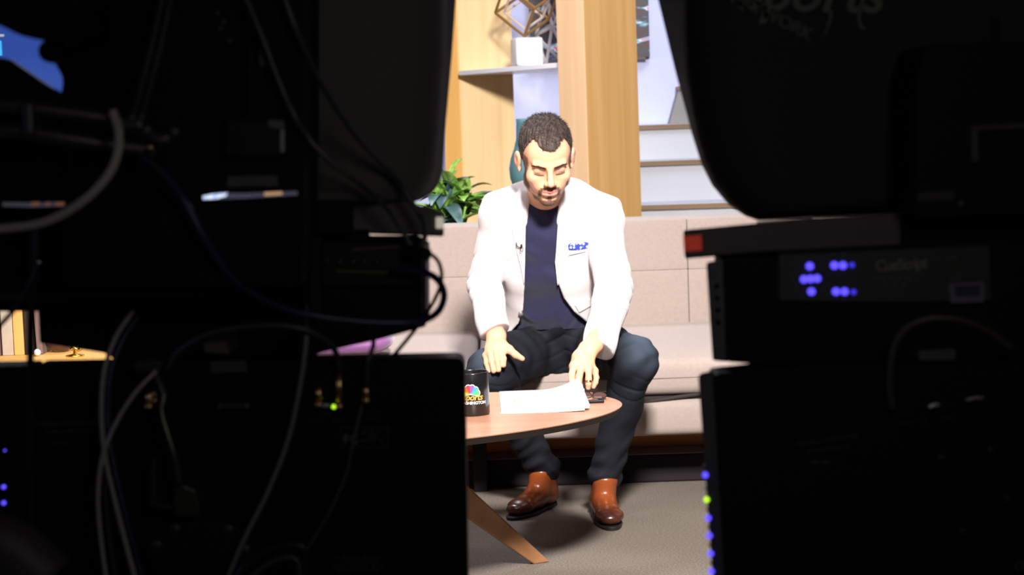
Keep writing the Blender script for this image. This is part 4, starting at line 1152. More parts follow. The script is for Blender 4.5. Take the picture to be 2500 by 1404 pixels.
# dark round bowl and small pearl ball, gold trinket
bo = MB().lathe([(0, 0), (.022, 0), (.04, .02), (.046, .045), (.043, .045), (.036, .022), (0, .008)], (X(138), 5.66, zt + .0005), 28).build('bowl', mat('dark_brown_bowl', (.09, .04, .03), .3), None, True)
tag(bo, 'small dark brown bowl on the bookcase right of the books', 'bowl')
pb_ = MB().lathe([(0, .011), (.005, .0095), (.0095, .0055), (.011, 0), (.0095, -.0055), (.005, -.0095), (0, -.011)], (X(101), 5.56, zt + .0115), 18).build('pearl_ball', white_paint, None, True)
tag(pb_, 'tiny white ball in front of the dark bowl on the bookcase', 'ornament')
gt = empty('gold_ornament', (X(200), 5.52, zt)); tag(gt, 'small shiny gold ornament on the right half of the bookcase top', 'ornament')
gold = mat('polished_gold', (.95, .62, .12), .25, metal=1)
MB().lathe([(0, 0), (.028, 0), (.028, .004), (.006, .008), (.006, .02), (0, .02)], (X(200), 5.52, zt + .0005), 20).build('base', gold, gt, True)
MB().tube([(X(190), 5.52, zt + .022), (X(197), 5.52, zt + .028), (X(207), 5.52, zt + .020), (X(216), 5.52, zt + .026)], .006, 8).build('figure', gold, gt, True)
# ------------------------------------------------------------------ the two prompter rigs in the dark foreground
def pp(pts, y): return [P(a, b, y) for a, b in pts]
def prism_px(pts, y0, y1, bev=0, seg=2, grow=0):
    """solid with a front face through the given points at depth y0, running straight back to y1"""
    a = [Vector(p) for p in pp(pts, y0)]; b = [p + Vector((0, y1 - y0, 0)) for p in a]
    return MB().prism(a, b, bev, seg)
def rounded(pts, rads, n=8):
    out = []; L = len(pts)
    for i, (p, r) in enumerate(zip(pts, rads)):
        p = Vector(p); 
        if not r: out.append(tuple(p)); continue
        a = (Vector(pts[i - 1]) - p).normalized(); b = (Vector(pts[(i + 1) % L]) - p).normalized()
        for k in range(n + 1):
            t = k / n; out.append(tuple((p + a * r) * (1 - t) ** 2 + p * 2 * t * (1 - t) + (p + b * r) * t * t))
    return out
def dashes(px, py, y, w, h, m, parent, n=4, name='small_print'):
    mb_ = MB(); rr = random.Random(int(px * 7 + py)); x_ = px - w / 2; step = w / n
    for k in range(n):
        l_ = step * rr.uniform(.55, .9); a = P(x_, py, y); b = P(x_ + l_, py, y)
        mb_.box((a[0], y - .0006, a[2] - h * y / F / 2), (b[0], y, a[2] + h * y / F / 2)); x_ += step
    return mb_.build(name, m, parent)
def disc(px, py, y, r, m, name, parent, depth=.004, dy=0):
    c = P(px, py, y); return MB().lathe([(0, depth), (r * .8, depth), (r, depth * .4), (r, -.001), (0, -.001)], c, 20, Quaternion((1, 0, 0), R(90))).build(name, m, parent, True)
def flat_text(s, px, py, y, hpx, m, parent, name='lettering', roll=0, bold=0, shear=0, space=1.0, align=0, e=.0006):
    """raised print on a panel: centre of the line at the given place, cap height hpx"""
    size = hpx * y / F / .7
    vs, fs = text_polys(s, size, space, bold, shear); c = Vector(P(px, py, y)); rot = Matrix.Rotation(-R(roll), 3, 'Y')
    out = [c + rot @ Vector((v_.x, 0, v_.y - size * .35)) for v_ in vs]
    n = len(out); out2 = [p + Vector((0, -e, 0)) for p in out]
    me = bpy.data.meshes.new(name); me.from_pydata([tuple(p) for p in out2], [], fs)
    return link(name, me, m, parent)
def cable(pts, rpx, m, label, name='cable', parent=None, n=12):
    yr = sum(p[2] for p in pts) / len(pts)
    o = MB().tube([P(*p) for p in pts], rpx * yr / F, n, 8).build(name, m, parent, True)
    if parent is None: tag(o, label, 'cable', None)
    return o

# ===== left rig
YL = 2.05
ped = empty('camera_pedestal', (-.42, 1.95, 0)); tag(ped, 'dark pedestal column carrying the left studio camera', 'camera pedestal')
MB().lathe([(0, 0), (.055, 0), (.055, .50), (.045, .50), (.045, .66), (0, .66)], (-.42, 1.95, .06), 32).build('column', black_soft, ped, True)
mb = MB().lathe([(0, 0), (.30, 0), (.32, .02), (.30, .05), (.06, .07), (0, .07)], (-.42, 1.95, .02), 40); mb.build('base', black_soft, ped, True)
for a in (0.5, 2.6, 4.7): MB().lathe([(0, .0), (.02, 0), (.02, .03), (0, .03)], (-.42 + .26 * math.cos(a), 1.95 + .26 * math.sin(a), .0), 16).build('wheel', black_pl, ped, True)

cam1 = empty('studio_camera', (-.30, 1.85, .95)); tag(cam1, 'black broadcast camera seen from behind, on the left rig', 'video camera')
bp = rounded([(165, -90), (745, -90), (745, 300), (738, 700), (150, 700), (165, 235)], [0, 0, 0, 30, 30, 0])
prism_px(bp, 1.88, 2.02, .004, 2).build('body', black_pl, cam1)
# rear connector block, ribs, labels on the camera back
prism_px([(548, 288), (697, 290), (697, 384), (545, 384)], 1.86, 1.885, .003, 2).build('battery_plate', black_soft, cam1)
prism_px([(655, 291), (694, 294), (694, 316), (655, 312)], 1.856, 1.862, .0005, 1).build('plate_label', mat('pale_label', (.09, .085, .09), .6), cam1)
prism_px([(684, 316), (695, 316), (695, 372), (684, 372)], 1.857, 1.862, .0005, 1).build('plate_latch', steel, cam1)
st1 = prism_px([(555, 430), (677, 428), (678, 454), (555, 456)], 1.876, 1.881, .0003, 1).build('asset_sticker', mat('grey_sticker', (.055, .056, .05), .7), cam1)
for x0_ in (592, 600): prism_px([(x0_, 20), (x0_ + 3, 20), (x0_ + 3, 285), (x0_, 285)], 1.872, 1.882, .0006, 1).build('back_rib', black_soft, cam1)
prism_px([(628, 85), (650, 85), (652, 165), (630, 165)], 1.868, 1.882, .002, 1).build('side_switch_cover', rail_m, cam1)
for i, (a, b) in enumerate(((530, 32), (545, 55), (560, 100), (538, 70))): disc(a, b, 1.876, .0035, rail_m, 'small_knob', cam1)
# viewfinder in the top left corner with its round focus knob and bracket
vf = empty('viewfinder', P(60, 0, 1.78)); tag(vf, 'black viewfinder unit with a round knob in the top left corner', 'viewfinder')
prism_px(rounded([(-120, -120), (200, -120), (200, 98), (110, 101), (48, 87), (0, 62), (-120, 30)], [0, 0, 20, 20, 20, 20, 0], 5), 1.74, 1.90, .004, 2).build('housing', black_pl, vf)
MB().lathe([(0, -.03), (.0108, -.03), (.0112, 0), (.0108, .012), (0, .013)], P(128, 126, 1.80), 28, Quaternion((1, 0, 0), R(90))).build('knob', black_pl, vf, True)
MB().tube([P(150, 140, 1.84), P(175, 190, 1.86), P(168, 250, 1.88)], .009, 10).build('hinge_arm', black_pl, vf, True)
# pan bar and hand controls below it
pb1 = empty('pan_bar_bracket', P(60, 240, 1.78)); tag(pb1, 'dark slanted bracket and pan bar clamps at the left edge', 'pan bar')
prism_px([(-120, 130), (0, 141), (22, 144), (62, 172), (110, 205), (162, 236), (190, 250), (200, 330), (-120, 330)], 1.80, 1.815, .003, 2).build('bracket', black_pl, pb1)
for pts_ in ([(-40, 255, 1.765), (60, 262, 1.765), (215, 282, 1.775), (260, 292, 1.78)], [(-40, 318, 1.765), (60, 322, 1.765), (210, 345, 1.775), (380, 368, 1.80)]):
    MB().tube([P(*p) for p in pts_], .0065, 10).build('pan_bar', rail_m, pb1, True)
prism_px([(52, 250), (78, 250), (80, 330), (54, 330)], 1.748, 1.785, .003, 2).build('clamp', rail_m, pb1)
prism_px([(268, 288), (345, 290), (348, 318), (272, 318)], 1.765, 1.80, .003, 2).build('clamp', rail_m, pb1)
MB().tube([P(352, 312, 1.79), P(375, 335, 1.785), (P(402, 340, 1.785)), P(428, 318, 1.79)], .0055, 10).build('lever', rail_m, pb1, True)
disc(368, 360, 1.78, .003, brass, 'brass_screw', pb1)
disc(356, 318, 1.782, .006, rail_m, 'lever_knob', pb1); disc(424, 322, 1.782, .006, rail_m, 'lever_knob', pb1)

# teleprompter hood + glass + tray
tp1 = empty('teleprompter', (-.30, 2.2, 1.05)); tag(tp1, 'black fabric teleprompter hood and tray of the left rig', 'teleprompter')
far = rounded([(-160, -260), (1133, -260), (1104, 140), (1086, 330), (1078, 492), (-160, 505)], [0, 0, 0, 20, 95, 0], 8)
near = rounded([(60, -220), (1066, -260), (1066, 140), (1058, 330), (1046, 474), (60, 486)], [0, 0, 0, 20, 80, 0], 8)
# fabric face (soft light put into its colour) and the darker trim frame on the far side
def loft(rings):
    m = MB(); V = [[m.bm.verts.new(Vector(q_)) for q_ in r_] for r_ in rings]
    m.bm.faces.new(V[0]); m.bm.faces.new(V[-1][::-1])
    for a_, b_ in zip(V, V[1:]):
        for i in range(len(a_)): m.bm.faces.new((a_[i], b_[i], b_[(i + 1) % len(a_)], a_[(i + 1) % len(a_)]))
    return m
def hring(d, y): return pp(rounded([(733, -260), (1092 - d, -260), (1090 - d, 140), (1076 - d, 330), (1062 - d, 492 - d * .04), (733, 497 - d * .04)], [0, 0, 0, 20, 95, 0], 8), y)
nb2 = rounded([(733, -260), (1092, -260), (1090, 140), (1076, 330), (1062, 492), (733, 497)], [0, 0, 0, 20, 95, 0], 8)
loft([hring(210, 2.062), hring(130, 2.068), hring(75, 2.080), hring(35, 2.098), hring(12, 2.122), hring(0, 2.16)]).build('hood_fabric', hood_lit_m, tp1, True)
for o in tp1.children: mod_smooth(o, 60)
MB().prism([Vector(p) for p in pp(nb2, 2.162)], [Vector(p) for p in pp(rounded([(733, -260), (1131, -260), (1103, 140), (1086, 330), (1078, 494), (733, 499)], [0, 0, 0, 20, 95, 0], 8), 2.30)], .002, 1).build('hood_trim', hood_side, tp1, True)
for o in list(tp1.children): mod_smooth(o, 40)
prism_px([(-130, 325), (175, 325), (175, 512), (-130, 512)], 1.90, 1.98, .003, 1).build('lower_housing', black_pl, cam1)
# tray, with emissive strips imitating reflections in its glass edge
MB().prism(pp([(400, 455), (735, 455), (735, 505), (400, 505)], 2.045), pp([(400, 455), (735, 455), (735, 505), (400, 505)], 2.10), .002, 1).build('glass_tray', black_pl, tp1)
slot = ramp_mat('reflection_glow_in_slot', [(.0, (.02, .02, .03)), (.5, (.16, .17, .22)), (1, (.25, .18, .12))], mapping=(30, 1, 60), scale=1, emit=1, rough=.2)
s1 = MB().prism(pp([(494, 478), (540, 472), (600, 472), (725, 467), (727, 476), (600, 484), (495, 488)], 1.868), pp([(494, 478), (540, 472), (600, 472), (725, 467), (727, 476), (600, 484), (495, 488)], 1.872)).build('reflection_strip', emis('dim_grey_glow', (.045, .045, .07), 1), cam1)  # emission imitates a glint of the set on the glass
MB().prism(pp([(495, 479), (520, 474), (556, 471), (552, 478), (530, 485), (496, 487)], 1.866), pp([(495, 479), (520, 474), (556, 471), (552, 478), (530, 485), (496, 487)], 1.8685)).build('white_blue_glow', ramp_mat('white_blue_glint', [(.3, (.1, .3, .9)), (.6, (.9, .95, 1)), (.7, (.7, .8, .6))], mapping=(120, 1, 400), scale=1, emit=1.3), s1)
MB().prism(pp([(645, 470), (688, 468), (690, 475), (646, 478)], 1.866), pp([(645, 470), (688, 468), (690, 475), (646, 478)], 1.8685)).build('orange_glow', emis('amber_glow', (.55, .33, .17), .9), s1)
s2 = MB().prism(pp([(6, 494), (80, 495), (178, 493), (178, 502), (80, 506), (6, 504)], 1.895), pp([(6, 494), (80, 495), (178, 493), (178, 502), (80, 506), (6, 504)], 1.899)).build('reflection_strip', emis('dim_blue_glow', (.035, .035, .045), 1), cam1)  # second imitated reflection, glowing on the left housing
for a, b in ((76, 96), (112, 122), (136, 170)):
    MB().prism(pp([(a, 494), (b, 493), (b, 501), (a, 503)], 1.893), pp([(a, 494), (b, 493), (b, 501), (a, 503)], 1.8955)).build('red_glow', emis('dim_red_glow', (.13, .05, .035), 1), s2)
# mounting bar with the pale end window
MB().prism(pp([(858, 470), (980, 488), (1083, 520), (1084, 578), (858, 570)], 2.12), pp([(858, 474), (980, 490), (1078, 518), (1078, 570), (858, 566)], 2.24), .003, 2).build('mounting_bar', mat('charcoal_bar', (.085, .078, .078), .6), tp1)
eb = MB().prism(pp(rounded([(1064, 530), (1083, 530), (1083, 558), (1064, 558)], [3] * 4, 3), 2.116), pp(rounded([(1064, 530), (1083, 530), (1083, 558), (1064, 558)], [3] * 4, 3), 2.122)).build('end_window', emis('pale_window_glow', (.48, .44, .35), .8, (.6, .56, .48)), tp1)  # glow added so the small pale pane looks brightly lit
MB().prism(pp([(640, 492), (862, 490), (862, 573), (640, 575)], 2.055), pp([(640, 492), (862, 490), (862, 573), (640, 575)], 2.2), .003, 2).build('tray_body', black_pl, tp1)
MB().prism(pp([(640, 560), (900, 560), (906, 590), (640, 640)], 2.09), pp([(640, 560), (900, 560), (906, 590), (640, 640)], 2.2), .001, 1).build('tray_bracket', black_pl, tp1)
MB().prism(pp([(-100, 500), (740, 500), (740, 760), (-100, 760)], 2.07), pp([(-100, 500), (740, 500), (740, 760), (-100, 760)], 2.14), .003, 1).build('rear_panel', black_pl, tp1)
prism_px([(-100, 716), (640, 708), (645, 728), (-100, 738)], 2.045, 2.075, .002, 1).build('rail', rail_m, tp1)
MB().prism(pp([(756, 575), (782, 575), (780, 800), (754, 800)], 1.965), pp([(756, 575), (782, 575), (780, 800), (754, 800)], 1.985), .003, 2).build('support_post', black_soft, tp1)

# field monitor (middle unit) hanging under the left tray
fm = empty('field_monitor', P(600, 800, 2.15)); tag(fm, 'black boxy monitor between the tray and lower prompter screen, left rig', 'monitor')
prism_px(rounded([(92, 742), (640, 705), (780, 588), (1012, 588), (1040, 604), (1040, 797), (930, 828), (780, 862), (740, 892), (300, 890), (255, 862), (97, 838)], [0, 0, 8, 8, 8, 6, 10, 6, 6, 6, 6, 6], 4), 2.10, 2.20, .004, 2).build('housing', black_pl, fm)
prism_px([(1026, 612), (1037, 612), (1037, 790), (1026, 790)], 2.096, 2.102, .001, 1).build('side_edge', rail_m, fm)
prism_px([(782, 592), (1010, 592), (1010, 700), (782, 700)], 2.082, 2.101, .003, 2).build('connector_panel', black_soft, fm)
stk = prism_px([(660, 668), (725, 664), (728, 702), (662, 706)], 2.038, 2.044, .0003, 1).build('asset_sticker', mat('blue_grey_sticker', (.07, .075, .12), .7), tp1)
prism_px([(676, 674), (706, 672), (707, 690), (677, 692)], 2.036, 2.039).build('sticker_mark', mat('muted_rose_print', (.10, .06, .09), .7), stk)
for (a, b, c_, d) in ((820, 664, 950, 668), (955, 655, 985, 664), (860, 612, 980, 604)):
    prism_px([(a, b - 4), (c_, d - 4), (c_, d), (a, b)], 2.078, 2.083).build('panel_marking', mat('dim_gold_print', (.10, .08, .03), .5), fm)
for a in (800, 830, 862, 890, 920): disc(a, 640, 2.08, .0035, rail_m, 'socket', fm)

# lower prompter monitor (left)
pmL = empty('prompter_monitor', P(600, 1400, 2.05)); tag(pmL, 'large black prompter monitor seen from the back, lower left, with FC mark', 'monitor')
prism_px(rounded([(82, 893), (1134, 873), (1144, 1500), (82, 1500)], [10, 26, 10, 10], 6), 2.02, 2.07, .004, 3).build('housing', black_pl, pmL)
prism_px(rounded([(-90, 897), (78, 893), (78, 1500), (-90, 1500)], [6, 6, 6, 6], 4), 2.022, 2.07, .002, 2).build('side_unit', black_pl, pmL)
prism_px([(79, 1000), (82, 1000), (76, 1404), (73, 1404)], 2.017, 2.024).build('edge_strip', rail_m, pmL)
bez = prism_px([(1120, 884), (1133, 880), (1140, 1500), (1126, 1500)], 2.075, 2.105, .002, 2).build('front_bezel', black_soft, pmL)
for a, b, r_ in ((12, 1100, .0010), (9, 1189, .0022), (9, 1228, .0022)): disc(a, b, 2.018, r_, led_blue, 'led', pmL, .002)
flat_text('MODEL# CSTM19HB', 162, 1034, 2.0185, 12, print_dim, pmL, roll=-1)
flat_text('www.cuescript.tv', 167, 1051, 2.0185, 11, print_dim, pmL, roll=-1)
dashes(153, 1081, 2.0185, 50, 6, mat('very_dim_print', (.03, .03, .032), .8), pmL, 2)
disk_ = None
fc = flat_text('F', 846, 1072, 2.0185, 22, print_m, pmL, bold=.0002); flat_text('C', 864, 1072, 2.0185, 22, print_m, pmL, bold=.0002)
for pts_ in (((832, 1044), (948, 1044)), ((948, 1044), (948, 1092)), ((948, 1092), (832, 1092)), ((832, 1092), (832, 1044))):
    MB().tube([P(pts_[0][0], pts_[0][1], 2.0185), P(pts_[1][0], pts_[1][1], 2.0185)], .0005, 4, 1).build('mark_border', print_dim, pmL)
vd = mat('very_dim_print_2', (.05, .05, .05), .8)
for k in range(3): dashes(910, 1056 + 10 * k, 2.0185, (54, 26, 60)[k], 4, vd, pmL, (3, 2, 4)[k])
flat_text('3G-SDI', 797, 1008, 2.0185, 7, vd, pmL); flat_text('OUTPUT', 772, 1027, 2.0185, 7, vd, pmL); flat_text('INPUT', 827, 1027, 2.0185, 7, vd, pmL)
flat_text('12V DC', 912, 1008, 2.0185, 7, vd, pmL); flat_text('INPUT', 912, 1021, 2.0185, 7, vd, pmL)
for k in range(4): dashes(878, 1360 + 11 * k, 2.0185, (124, 96, 130, 110)[k], 4, vd, pmL, 7)
# connectors
def bnc(px, py, py1, y, name='bnc_connector', parent=pmL, m=brass):
    a, b = P(px, py, y), P(px, py1, y); r_ = .0042
    o = MB().tube([a, b], r_, 14, 1).tube([b + np.array([0, 0, .002]), b + np.array([0, 0, -.004])], r_ * 1.35, 14, 1).build(name, m, parent, True); return o
for a, b, c_ in ((779, 942, 985), (829, 905, 990), (895, 940, 975)): bnc(a, b, c_, 2.005)
bnc(364, 955, 990, 2.003); bnc(378, 952, 975, 2.003)
prism_px([(768, 987), (862, 987), (862, 995), (768, 995)], 2.004, 2.022, .001, 1).build('connector_shelf', black_soft, pmL)
disc(815, 993, 2.003, .0022, led_green, 'led', pmL, .002); disc(827, 990, 2.003, .002, emis('amber_led', (.9, .5, .12), .8), 'led', pmL, .002)
prism_px([(785, 986), (803, 986), (803, 994), (785, 994)], 2.001, 2.005, .0004, 1).build('port', mat('pale_green_port', (.35, .5, .42), .4), pmL)
prism_px([(534, 984), (606, 984), (606, 998), (534, 998)], 2.012, 2.022, .001, 1).build('dvi_port', rail_m, pmL)
prism_px([(533, 985), (538, 985), (538, 998), (533, 998)], 2.010, 2.013).build('port_screw', brass, pmL); prism_px([(602, 985), (606, 985), (606, 997), (602, 997)], 2.010, 2.013).build('port_screw', steel, pmL)
k1 = prism_px([(494, 838), (514, 832), (552, 832), (560, 866), (500, 862)], 2.005, 2.09, .001, 1).build('cream_tab', mat('cream_tab', (.075, .07, .045), .8), pmL)
k2 = prism_px([(512, 883), (600, 880), (603, 908), (514, 911)], 2.014, 2.021, .0003, 1).build('asset_sticker', mat('grey_sticker_2', (.05, .05, .05), .7), pmL)
# vesa clamp hardware on the monitor back
for pts_ in ([(322, 890), (330, 908), (392, 910), (396, 884), (372, 878), (330, 882)], [(425, 1190), (445, 1182), (478, 1196), (488, 1240), (486, 1262), (428, 1262), (420, 1226)], [(368, 1125), (378, 1120), (382, 1230), (420, 1240), (418, 1244), (366, 1236)]):
    prism_px(pts_, 1.975, 2.02, .003, 2).build('clamp_bracket', mat('greenish_steel', (.045, .048, .036), .4, metal=.4), pmL)
prism_px(rounded([(356, 1345), (375, 1300), (440, 1275), (560, 1275), (600, 1310), (620, 1370), (590, 1404), (380, 1404)], [15] * 8, 4), 1.985, 2.02, .004, 2).build('vesa_plate', black_soft, pmL)
for a, b in ((385, 1330), (600, 1340), (430, 1290), (560, 1292)): disc(a, b, 1.985, .006, rail_m, 'screw', pmL)
MB().tube([P(378, 905, 1.985), P(400, 960, 1.975), P(395, 1010, 1.97), P(425, 1110, 1.965), P(440, 1180, 1.97)], .0035, 8).build('lever', mat('lever_steel', (.12, .13, .10), .35, metal=.7), pmL, True)

# cables of the left rig
cable([(275, 270, 1.735), (290, 320, 1.73), (286, 380, 1.725), (255, 440, 1.72), (190, 500, 1.715), (100, 545, 1.715), (-30, 562, 1.715)], 11, cable_grey, 'thick grey cable curving from the pan bar clamp to the left edge of frame')
cable([(403, -40, 1.84), (375, 90, 1.82), (345, 210, 1.80), (322, 292, 1.765)], 7, cable_dk, 'left one of two dark parallel cables hanging above the pan bar clamp')
cable([(424, -40, 1.84), (397, 90, 1.82), (367, 210, 1.80), (345, 292, 1.765)], 7, cable_dk, 'right one of two dark parallel cables hanging above the pan bar clamp')
cable([(685, -30, 1.855), (730, 90, 1.86), (785, 205, 1.90), (868, 330, 1.97), (960, 430, 2.05), (1010, 500, 2.06), (1036, 550, 2.055), (1034, 590, 2.05), (1012, 612, 2.05)], 7, cable_dk, 'black cable sweeping down over the hood to the monitor connector, upper one')
cable([(590, -30, 1.84), (640, 90, 1.85), (690, 220, 1.855), (740, 320, 1.86), (800, 390, 1.94), (880, 450, 2.02), (945, 510, 2.04), (985, 570, 2.045), (1010, 612, 2.045)], 6.5, cable_dk, 'black cable running down beside the hood, lower of the two')
cable([(345, 375, 1.80), (430, 460, 1.84), (505, 590, 1.85), (580, 690, 1.88), (700, 755, 1.93), (860, 783, 1.95), (1000, 787, 1.96), (1062, 768, 1.98), (1084, 725, 2.0), (1070, 685, 2.02), (1030, 663, 2.04), (960, 658, 2.055)], 9, cable_blue, 'thick navy cable looping round the right side of the field monitor')
cable([(1000, 612, 2.035), (1046, 618, 2.03), (1073, 645, 2.03), (1076, 695, 2.03), (1045, 760, 2.04), (1005, 815, 2.05), (966, 862, 2.06), (930, 900, 1.99)], 5, cable_blk, 'thin black cable dropping from the connector past the navy loop')
MB().tube([P(1005, 614, 2.03), P(1032, 620, 2.025), P(1048, 622, 2.025)], .0065, 12, 1)
pg = MB().tube([P(1000, 612, 2.04), P(1028, 618, 2.03), P(1046, 622, 2.025)], .0068, 12, 2).build('cable_plug', black_soft, None, True); tag(pg, 'black plug joining the cables at the right of the field monitor', 'plug')
cable([(325, 760, 2.0), (285, 820, 1.975), (256, 900, 1.965), (248, 1000, 1.96), (256, 1110, 1.955), (285, 1240, 1.95), (335, 1430, 1.95)], 6, cable_grey, 'grey cable bowing down past the monitor text, outermost at the top')
cable([(382, 905, 1.97), (330, 960, 1.96), (285, 1030, 1.955), (252, 1110, 1.95), (240, 1200, 1.945), (245, 1300, 1.945), (262, 1430, 1.945)], 5.5, cable_grey, 'thin grey cable crossing the outer one and reaching furthest left at the bottom')
cable([(338, 770, 2.0), (300, 830, 1.985), (272, 905, 1.975), (264, 1000, 1.97), (272, 1100, 1.965), (300, 1230, 1.96), (352, 1430, 1.96)], 6, cable_blue, 'navy cable running right beside the outer grey cable, lower left')
cable([(275, 1045, 1.965), (262, 1110, 1.962), (258, 1200, 1.96), (266, 1300, 1.96), (285, 1430, 1.96)], 4.5, cable_dk, 'short dark cable between the two grey cables at the bottom left')
cable([(405, 905, 1.99), (440, 855, 1.98), (520, 812, 1.97), (640, 795, 1.96), (735, 802, 1.96), (795, 830, 1.97), (822, 865, 1.985), (830, 905, 2.0)], 8, cable_dk, 'dark cable arching over the lower monitor into its brass socket')
cable([(752, 745, 1.98), (748, 830, 1.97), (735, 930, 1.965), (705, 1070, 1.96), (655, 1200, 1.955), (595, 1320, 1.95), (545, 1440, 1.95)], 6, mat('mid_grey_cable_jacket', (.14, .135, .14), .5), 'grey cable falling from the support post towards the bottom of the monitor')
cable([(905, 800, 2.03), (912, 840, 2.0), (900, 880, 1.99), (895, 940, 1.995)], 6, cable_dk, 'short dark cable into the right-hand brass socket')
cable([(885, 985, 1.99), (862, 1080, 1.98), (845, 1160, 1.975), (805, 1250, 1.97), (750, 1345, 1.965), (720, 1430, 1.965)], 3.5, cable_dk, 'thin dark cable passing the FC mark down the monitor back')
cable([(560, 1440, 1.93), (600, 1380, 1.93), (660, 1340, 1.93), (720, 1330, 1.93), (745, 1350, 1.93), (740, 1440, 1.93)], 8, cable_blk, 'black coil of cable at the bottom edge, outer turn')
cable([(590, 1440, 1.925), (630, 1395, 1.925), (680, 1365, 1.925), (725, 1368, 1.925), (735, 1440, 1.925)], 7, cable_dk, 'black coil of cable at the bottom edge, inner turn')
cable([(88, 560, 1.86), (84, 660, 1.86), (76, 760, 1.87), (74, 880, 1.88), (70, 1000, 1.90), (72, 1150, 1.92)], 9, cable_blk, 'black cable hanging straight down in front of the books')
cable([(95, 640, 1.85), (70, 700, 1.85), (35, 755, 1.85), (-20, 815, 1.85)], 6, cable_blk, 'thin black cable slanting across the books to the left edge')
hb = MB().tube([P(-60, 1310, 1.80), P(30, 1340, 1.80), P(120, 1420, 1.80)], .03, 16).build('pan_handle_grip', mat('dark_plum_grip', (.05, .04, .042), .6), None, True); tag(hb, 'dull rounded pan handle grip in the bottom left corner', 'handle')

# ===== right rig
YR = 1.95
ped2 = empty('camera_pedestal', (.55, 1.95, 0)); tag(ped2, 'dark pedestal column carrying the right studio camera', 'camera pedestal')
MB().lathe([(0, 0), (.055, 0), (.055, .50), (.045, .50), (.045, .66), (0, .66)], (.55, 1.95, .06), 32).build('column', black_soft, ped2, True)
MB().lathe([(0, 0), (.30, 0), (.32, .02), (.30, .05), (.06, .07), (0, .07)], (.55, 1.95, .02), 40).build('base', black_soft, ped2, True)
for a in (0.5, 2.6, 4.7): MB().lathe([(0, .0), (.02, 0), (.02, .03), (0, .03)], (.55 + .26 * math.cos(a), 1.95 + .26 * math.sin(a), .0), 16).build('wheel', black_pl, ped2, True)

tp2 = empty('teleprompter', (.45, 2.1, 1.05)); tag(tp2, 'black fabric teleprompter hood with pale script lettering, right rig', 'teleprompter')
side_pts = [(1572, -130), (1606, 0), (1650, 180), (1690, 330), (1712, 400), (1738, 452), (1778, 500), (1820, 528), (1850, 538), (1990, 531), (2620, 505), (2620, -130)]
face_pts = [(1660, -130), (1668, 0), (1674, 180), (1702, 330), (1722, 400), (1748, 452), (1786, 498), (1824, 525), (1852, 535), (1990, 528), (2620, 500), (2620, -130)]
def fring(d, y): return pp([(x_ + d * min(1, (2620 - x_) / 900), y_ - (d * .25 if y_ > 380 else 0)) for x_, y_ in face_pts], y)
loft([fring(150, 2.000), fring(95, 2.004), fring(55, 2.012), fring(26, 2.024), fring(8, 2.042), fring(0, 2.062)]).build('hood_fabric', hood_dim_m, tp2, True)
MB().prism(pp(face_pts, 2.062), pp(side_pts, 2.22), .002, 1).build('hood_trim', hood_side, tp2, True)
for o in tp2.children: mod_smooth(o, 40)
hoodf = [o for o in tp2.children if o.name.startswith('hood_fabric')][0]
scr = mat('faint_green_white_print', (.10, .115, .09), .8)
flat_text('Sports', 1975, -22, 1.998, 95, scr, hoodf, roll=-3, bold=.0008, shear=.25)
flat_text('NETWORK', 1885, 38, 1.998, 30, mat('fainter_print', (.06, .07, .062), .8), hoodf, roll=-28, bold=.0006)
# swash of the script logo
MB().tube([P(2030, 25, 1.997), P(2026, 50, 1.997), P(2012, 88, 1.997)], lambda t: .0022 * (1 - .8 * t) + .0004, 6).build('lettering_swash', scr, hoodf, True)
MB().tube([P(2110, -10, 1.997), P(2098, 30, 1.997), P(2100, 62, 1.997), P(2112, 70, 1.997)], .0022, 6).build('lettering_swash', scr, hoodf, True)
# mounting bar with a red end
MB().prism(pp([(1668, 562), (1985, 532), (2215, 520), (2215, 600), (1860, 617), (1672, 632)], 1.97), pp([(1668, 562), (1985, 532), (2215, 520), (2215, 600), (1860, 617), (1672, 632)], 2.10), .003, 2).build('mounting_bar', mat('charcoal_bar_2', (.06, .048, .052), .6), tp2)
MB().prism(pp([(1668, 577), (1712, 574), (1714, 611), (1670, 614)], 1.9685), pp([(1668, 577), (1712, 574), (1714, 611), (1670, 614)], 1.972)).build('red_end_window', emis('red_window_glow', (.30, .02, .008), .5, (.4, .03, .01)), tp2)  # dim emission added to brighten the red end piece
MB().prism(pp([(1846, 540), (1985, 530), (1987, 537), (1848, 547)], 1.975), pp([(1846, 540), (1985, 530), (1987, 537), (1848, 547)], 2.0)).build('highlight_lip', mat('pinkish_highlight', (.6, .5, .52), .3, metal=.5), tp2)  # thin pale bar imitating a highlight on the bar's top surface
MB().prism(pp([(2200, 500), (2620, 480), (2620, 640), (2200, 640)], 1.96), pp([(2200, 500), (2620, 480), (2620, 640), (2200, 640)], 2.1), .003, 1).build('tray_body', black_pl, tp2)

